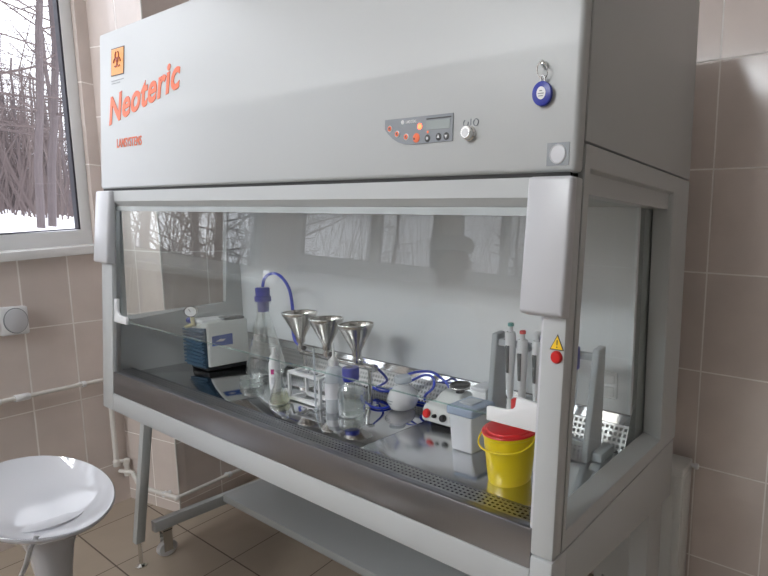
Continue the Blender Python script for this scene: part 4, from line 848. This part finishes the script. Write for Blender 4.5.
for sd_ in (1, -1):
    w = chain([(*P3(0.03, 0.115*sd_, 0.945), 0.052), (*P3(0.03, 0.165*sd_, 0.90), 0.047), (*P3(0.02, 0.195*sd_, 0.72), 0.038), (*P3(0.16, 0.175*sd_, 0.615), 0.033), (*P3(0.26, 0.12*sd_, 0.585), 0.024), (*P3(0.30, 0.105*sd_, 0.578), 0.028), (*P3(0.325, 0.10*sd_, 0.575), 0.030)], ch)
    for k, (dl, L) in enumerate(((-0.024, 0.062), (-0.008, 0.072), (0.008, 0.068), (0.023, 0.054))):
        chain([(*P3(0.338, (0.10)*sd_+dl, 0.578), 0.0095), (*P3(0.338+L*0.5, 0.10*sd_+dl*1.15, 0.574), 0.0085), (*P3(0.338+L, 0.10*sd_+dl*1.15, 0.560), 0.0075)], w)
    chain([(*P3(0.305, 0.10*sd_-0.030*sd_, 0.576), 0.0105), (*P3(0.330, 0.10*sd_-0.052*sd_, 0.570), 0.0095), (*P3(0.350, 0.10*sd_-0.062*sd_, 0.562), 0.008)], w)
    chain([(*P3(0.03, 0.085*sd_, 0.525), 0.085), (*P3(0.22, 0.10*sd_, 0.510), 0.072), (*P3(0.39, 0.105*sd_, 0.495), 0.058), (*P3(0.395, 0.105*sd_, 0.28), 0.052), (*P3(0.385, 0.105*sd_, 0.07), 0.036), (*P3(0.41, 0.107*sd_, 0.012), 0.038, 0.034), (*P3(0.50, 0.112*sd_, 0.0), 0.034, 0.028)], pel)
body = skinned('body', V, Ed, M_['skin'], pr)
V = []; Ed = []
c0 = chain([(*P3(0.04, 0, 0.53), 0.21, 0.215), (*P3(0.03, 0, 0.60), 0.205, 0.205), (*P3(0.02, 0, 0.68), 0.185, 0.185), (*P3(0.02, 0, 0.80), 0.155, 0.165), (*P3(0.03, 0, 0.915), 0.098, 0.135), (*P3(0.036, 0, 0.985), 0.072, 0.078), (*P3(0.046, 0, 1.020), 0.058, 0.060)])
for sd_ in (1, -1):
    chain([(*P3(0.03, 0.12*sd_, 0.945), 0.068), (*P3(0.03, 0.172*sd_, 0.895), 0.062), (*P3(0.02, 0.200*sd_, 0.72), 0.054), (*P3(0.16, 0.178*sd_, 0.618), 0.050), (*P3(0.245, 0.128*sd_, 0.592), 0.042)], 4)
    chain([(*P3(0.10, 0.07*sd_, 0.535), 0.130), (*P3(0.24, 0.09*sd_, 0.518), 0.112), (*P3(0.37, 0.10*sd_, 0.495), 0.098)], 0)
skinned('coat', V, Ed, M_['coat'], pr)
V = []; Ed = []
t0 = chain([(*P3(0.0, 0, 0.515), 0.10, 0.11)])
for sd_ in (1, -1):
    chain([(*P3(0.05, 0.09*sd_, 0.512), 0.078), (*P3(0.22, 0.102*sd_, 0.505), 0.074), (*P3(0.395, 0.106*sd_, 0.492), 0.068), (*P3(0.398, 0.106*sd_, 0.28), 0.062), (*P3(0.388, 0.106*sd_, 0.06), 0.052)], t0)
skinned('trousers', V, Ed, M_['trousers'], pr)
for sd_ in (1, -1):
    b = MB(); b.box(px_+0.345, px_+0.545, py_+0.108*sd_-0.042, py_+0.108*sd_+0.042, -LIFT, 0.045, 0.018, 3); b.build('shoe', M_['black'], pr)
hx, hz_ = px_+0.078, 1.165
b = MB(); b.ball((hx-0.030, py_, hz_+0.030), 0.088, 0.92, 0.90, 0.95, 24); b.build('hair', M_['hair'], body)
b = MB(); b.lathe([(0.093, 0), (0.097, 0.012), (0.094, 0.045), (0.075, 0.062), (0, 0.070)], (hx-0.016, py_, hz_+0.052), 28, (-0.10, 0, 1)); b.build('cap', M_['coat'], pr)
b = MB(); b.hexa([(hx+.068, py_-.010, hz_-.022), (hx+.068, py_+.010, hz_-.022), (hx+.072, py_+.006, hz_+.018), (hx+.072, py_-.006, hz_+.018), (hx+.104, py_-.010, hz_-.020), (hx+.104, py_+.010, hz_-.020), (hx+.082, py_+.005, hz_+.018), (hx+.082, py_-.005, hz_+.018)], 0.004); b.build('nose', M_['skin'], body)
for sd_ in (1, -1):
    b = MB(); b.ball((hx+.074, py_+.028*sd_, hz_+.010), 0.011, 0.7, 1.2, 0.8, 14); ey = b.build('eye', M_['white'], body)
    b = MB(); b.ball((hx+.0805, py_+.028*sd_, hz_+.010), 0.0048, 0.6, 1, 1, 12); b.build('iris', M_['hair'], ey)
    b = MB(); b.ball((hx+.0, py_+.074*sd_, hz_-.002), 0.024, 0.7, 0.35, 1.1, 16); b.build('ear', M_['skin'], body)
b = MB(); b.ball((hx+.074, py_, hz_-.045), 0.020, 0.45, 1.1, 0.32, 16); b.build('mouth', mat('lips', (0.42, 0.16, 0.14), 0.5), body)

# ------------------------------------------------------------------ outside the windows: snow and bare trees
def gz_(d): return 0.55+0.10*min(d, 6)+0.03*max(0, d-6)
def gs(s, d): return gz_(d)-min(3.2, max(0.0, s-0.6-0.12*d)*1.1)      # the snow falls away further along the building
T = bmesh.new(); N = 60; grid = []
for i in range(N+1):
    d = 0.35+60*(i/N)**2; row = []
    for j in range(N+1):
        s = -60+120*j/N
        p_ = LC+LDIR*s-LN*d; row.append(T.verts.new((p_.x, p_.y, gs(s, d)+0.12*math.sin(s*0.7+d*0.3)*min(1, d/6))))
    grid.append(row)
for i in range(N):
    for j in range(N): T.faces.new((grid[i][j], grid[i][j+1], grid[i+1][j+1], grid[i+1][j]))
bmesh.ops.recalc_face_normals(T, faces=T.faces)
b = MB(); b._merge(T); o = b.build('ground_snow', M_['snow']); struct(o)

def grow(bm, p, d, L, r, depth, rnd, maxd):
    """one limb: a few bent segments, then its offshoots"""
    n = 4; q = Vector(p); d = Vector(d).normalized(); pts = [q.copy()]
    for i in range(n):
        d = (d+Vector((rnd.uniform(-1, 1), rnd.uniform(-1, 1), rnd.uniform(-0.5, 0.7)))*0.16).normalized(); q = q+d*(L/n); pts.append(q.copy())
    bm.tube(pts, r, 5 if depth < 2 else 3, r1=r*0.45)
    if depth >= maxd: return
    for k in range(rnd.randint(4, 6)):
        i = rnd.randint(1, n); o_ = pts[i]; ax = d.orthogonal(); ax.rotate(Matrix.Rotation(rnd.uniform(0, 2*PI), 3, d))
        nd = (d*rnd.uniform(0.3, 0.8)+ax*rnd.uniform(0.6, 1.0)).normalized()
        grow(bm, o_, nd, L*rnd.uniform(0.42, 0.62), r*(1-0.5*i/n)*0.5, depth+1, rnd, maxd)
def make_tree(seed, H, r, lean=0.0, low=0.25, count=26, limb=0.3):
    rnd = random.Random(seed); t = thing('bare_tree', (0, 0, 0), 'bare tree', 'tree'); ROOT[t.name] = Vector()
    pts = [Vector((0, 0, -0.5))]; n = 10
    for i in range(1, n+1): pts.append(Vector((lean*i/n+rnd.uniform(-1, 1)*0.012*H*.4, rnd.uniform(-1, 1)*0.012*H*.4, H*i/n)))
    b = MB(); b.tube(pts, r, 9, r1=r*0.35); b.build('trunk', M_['bark'], t)
    b = MB()
    for k in range(count):
        f = low+(1-low)*k/count; i = min(int(f*n), n-1); p_ = pts[i].lerp(pts[i+1], f*n-i); a = rnd.uniform(0, 2*PI)
        grow(b, p_, (math.cos(a), math.sin(a), rnd.uniform(-0.05, 0.7)), H*limb*(1.15-f*0.7)*rnd.uniform(0.7, 1.1), r*0.30*(1.1-f*.6), 1, rnd, 3)
    b.build('branches', M_['twig'], t); return t
def ray(u, dist):
    """a spot on the ground in the direction seen at column u of the window, dist metres along"""
    x = (u-592.5)/492.0; d = R2*x+F; d.z = 0; d.normalize(); p_ = CAM_LOC+d*dist
    w = (p_-LC).dot(-LN); return Vector((p_.x, p_.y, gz_(max(0.3, w))))
treeA = make_tree(3, 7.0, 0.036, 0.85, 0.16, 34, 0.20)
treeA.rotation_euler = (0, 0, 0.49); treeA.location = ray(46.5, 8.6); treeA['label'] = 'bare tree with straight trunk, left one of the close pair outside the window'
treeB = make_tree(5, 7.0, 0.038, 0.85, 0.16, 34, 0.19)
treeB.rotation_euler = (0, 0, 0.49); treeB.location = ray(56.5, 8.9); treeB['label'] = 'bare tree with straight trunk, right one of the close pair, nearer the window frame'
treeC = make_tree(11, 6.0, 0.060, 0.55, 0.18, 36, 0.30)
treeC.location = ray(2, 9.5); treeC['label'] = 'thick bare tree with spreading limbs at the outer edge of the window view'
protos = [make_tree(21, 3.4, 0.045, 0.1, 0.12, 24, 0.32), make_tree(22, 2.8, 0.035, -0.1, 0.10, 24, 0.36)]
rnd = random.Random(4); k = 0
def place(o, loc, rz, s):
    o.location = loc; o.rotation_euler = (0, 0, rz); o.scale = (s, s, s)
    o['label'] = 'bare young tree in the thicket beyond the snowy ground'; o['group'] = 'bare trees of the distant thicket'
for u in range(-30, 84, 5):
    for q in range(2):
        src = protos[k % 2]; o = src if k < 2 else dup(src); place(o, ray(u+rnd.uniform(-2, 2), rnd.uniform(15, 24)+q*4), rnd.uniform(0, 6), rnd.uniform(0.8, 1.25)); k += 1
for s in range(0, 22):          # the same wood further along the window wall, seen mirrored in the sash
    w_ = 1.2+s*0.55+rnd.uniform(-.3, .3); p_ = LC+LDIR*w_-LN*rnd.uniform(4.5, 9); o = dup(protos[s % 2]); d_ = (p_-LC).dot(-LN)
    place(o, Vector((p_.x, p_.y, gs(w_, d_))), rnd.uniform(0, 6), rnd.uniform(1.2, 1.7))
# bare brush at the foot of the trees: nobody could count its stems
b = MB()
def stem_at(p_, h):
    q = p_+Vector((rnd.uniform(-.35, .35)*h, rnd.uniform(-.35, .35)*h, h)); m_ = p_.lerp(q, 0.5)+Vector((rnd.uniform(-.1, .1), rnd.uniform(-.1, .1), 0))
    b.tube([p_-Vector((0, 0, .1)), m_, q], rnd.uniform(0.006, 0.014), 3, r1=0.003)
for k in range(420):
    d_ = rnd.uniform(11, 22); p_ = ray(rnd.uniform(-60, 86), d_); stem_at(p_, rnd.uniform(0.8, 2.6))
for k in range(700):
    w_ = rnd.uniform(0.9, 14); d_ = rnd.uniform(4, 10); p_ = LC+LDIR*w_-LN*d_; p_.z = gs(w_, d_); stem_at(p_, rnd.uniform(1.5, 5.0))
o = b.build('undergrowth', M_['twig']); tag(o, 'tangle of bare brown brush between the trees outside', 'undergrowth', kind='stuff')

# ------------------------------------------------------------------ everything but the floor and the camera stands on the datum
for o in list(COL.objects):
    if o.parent is None and o is not cam and o is not FLOOR: o.location.z += LIFT
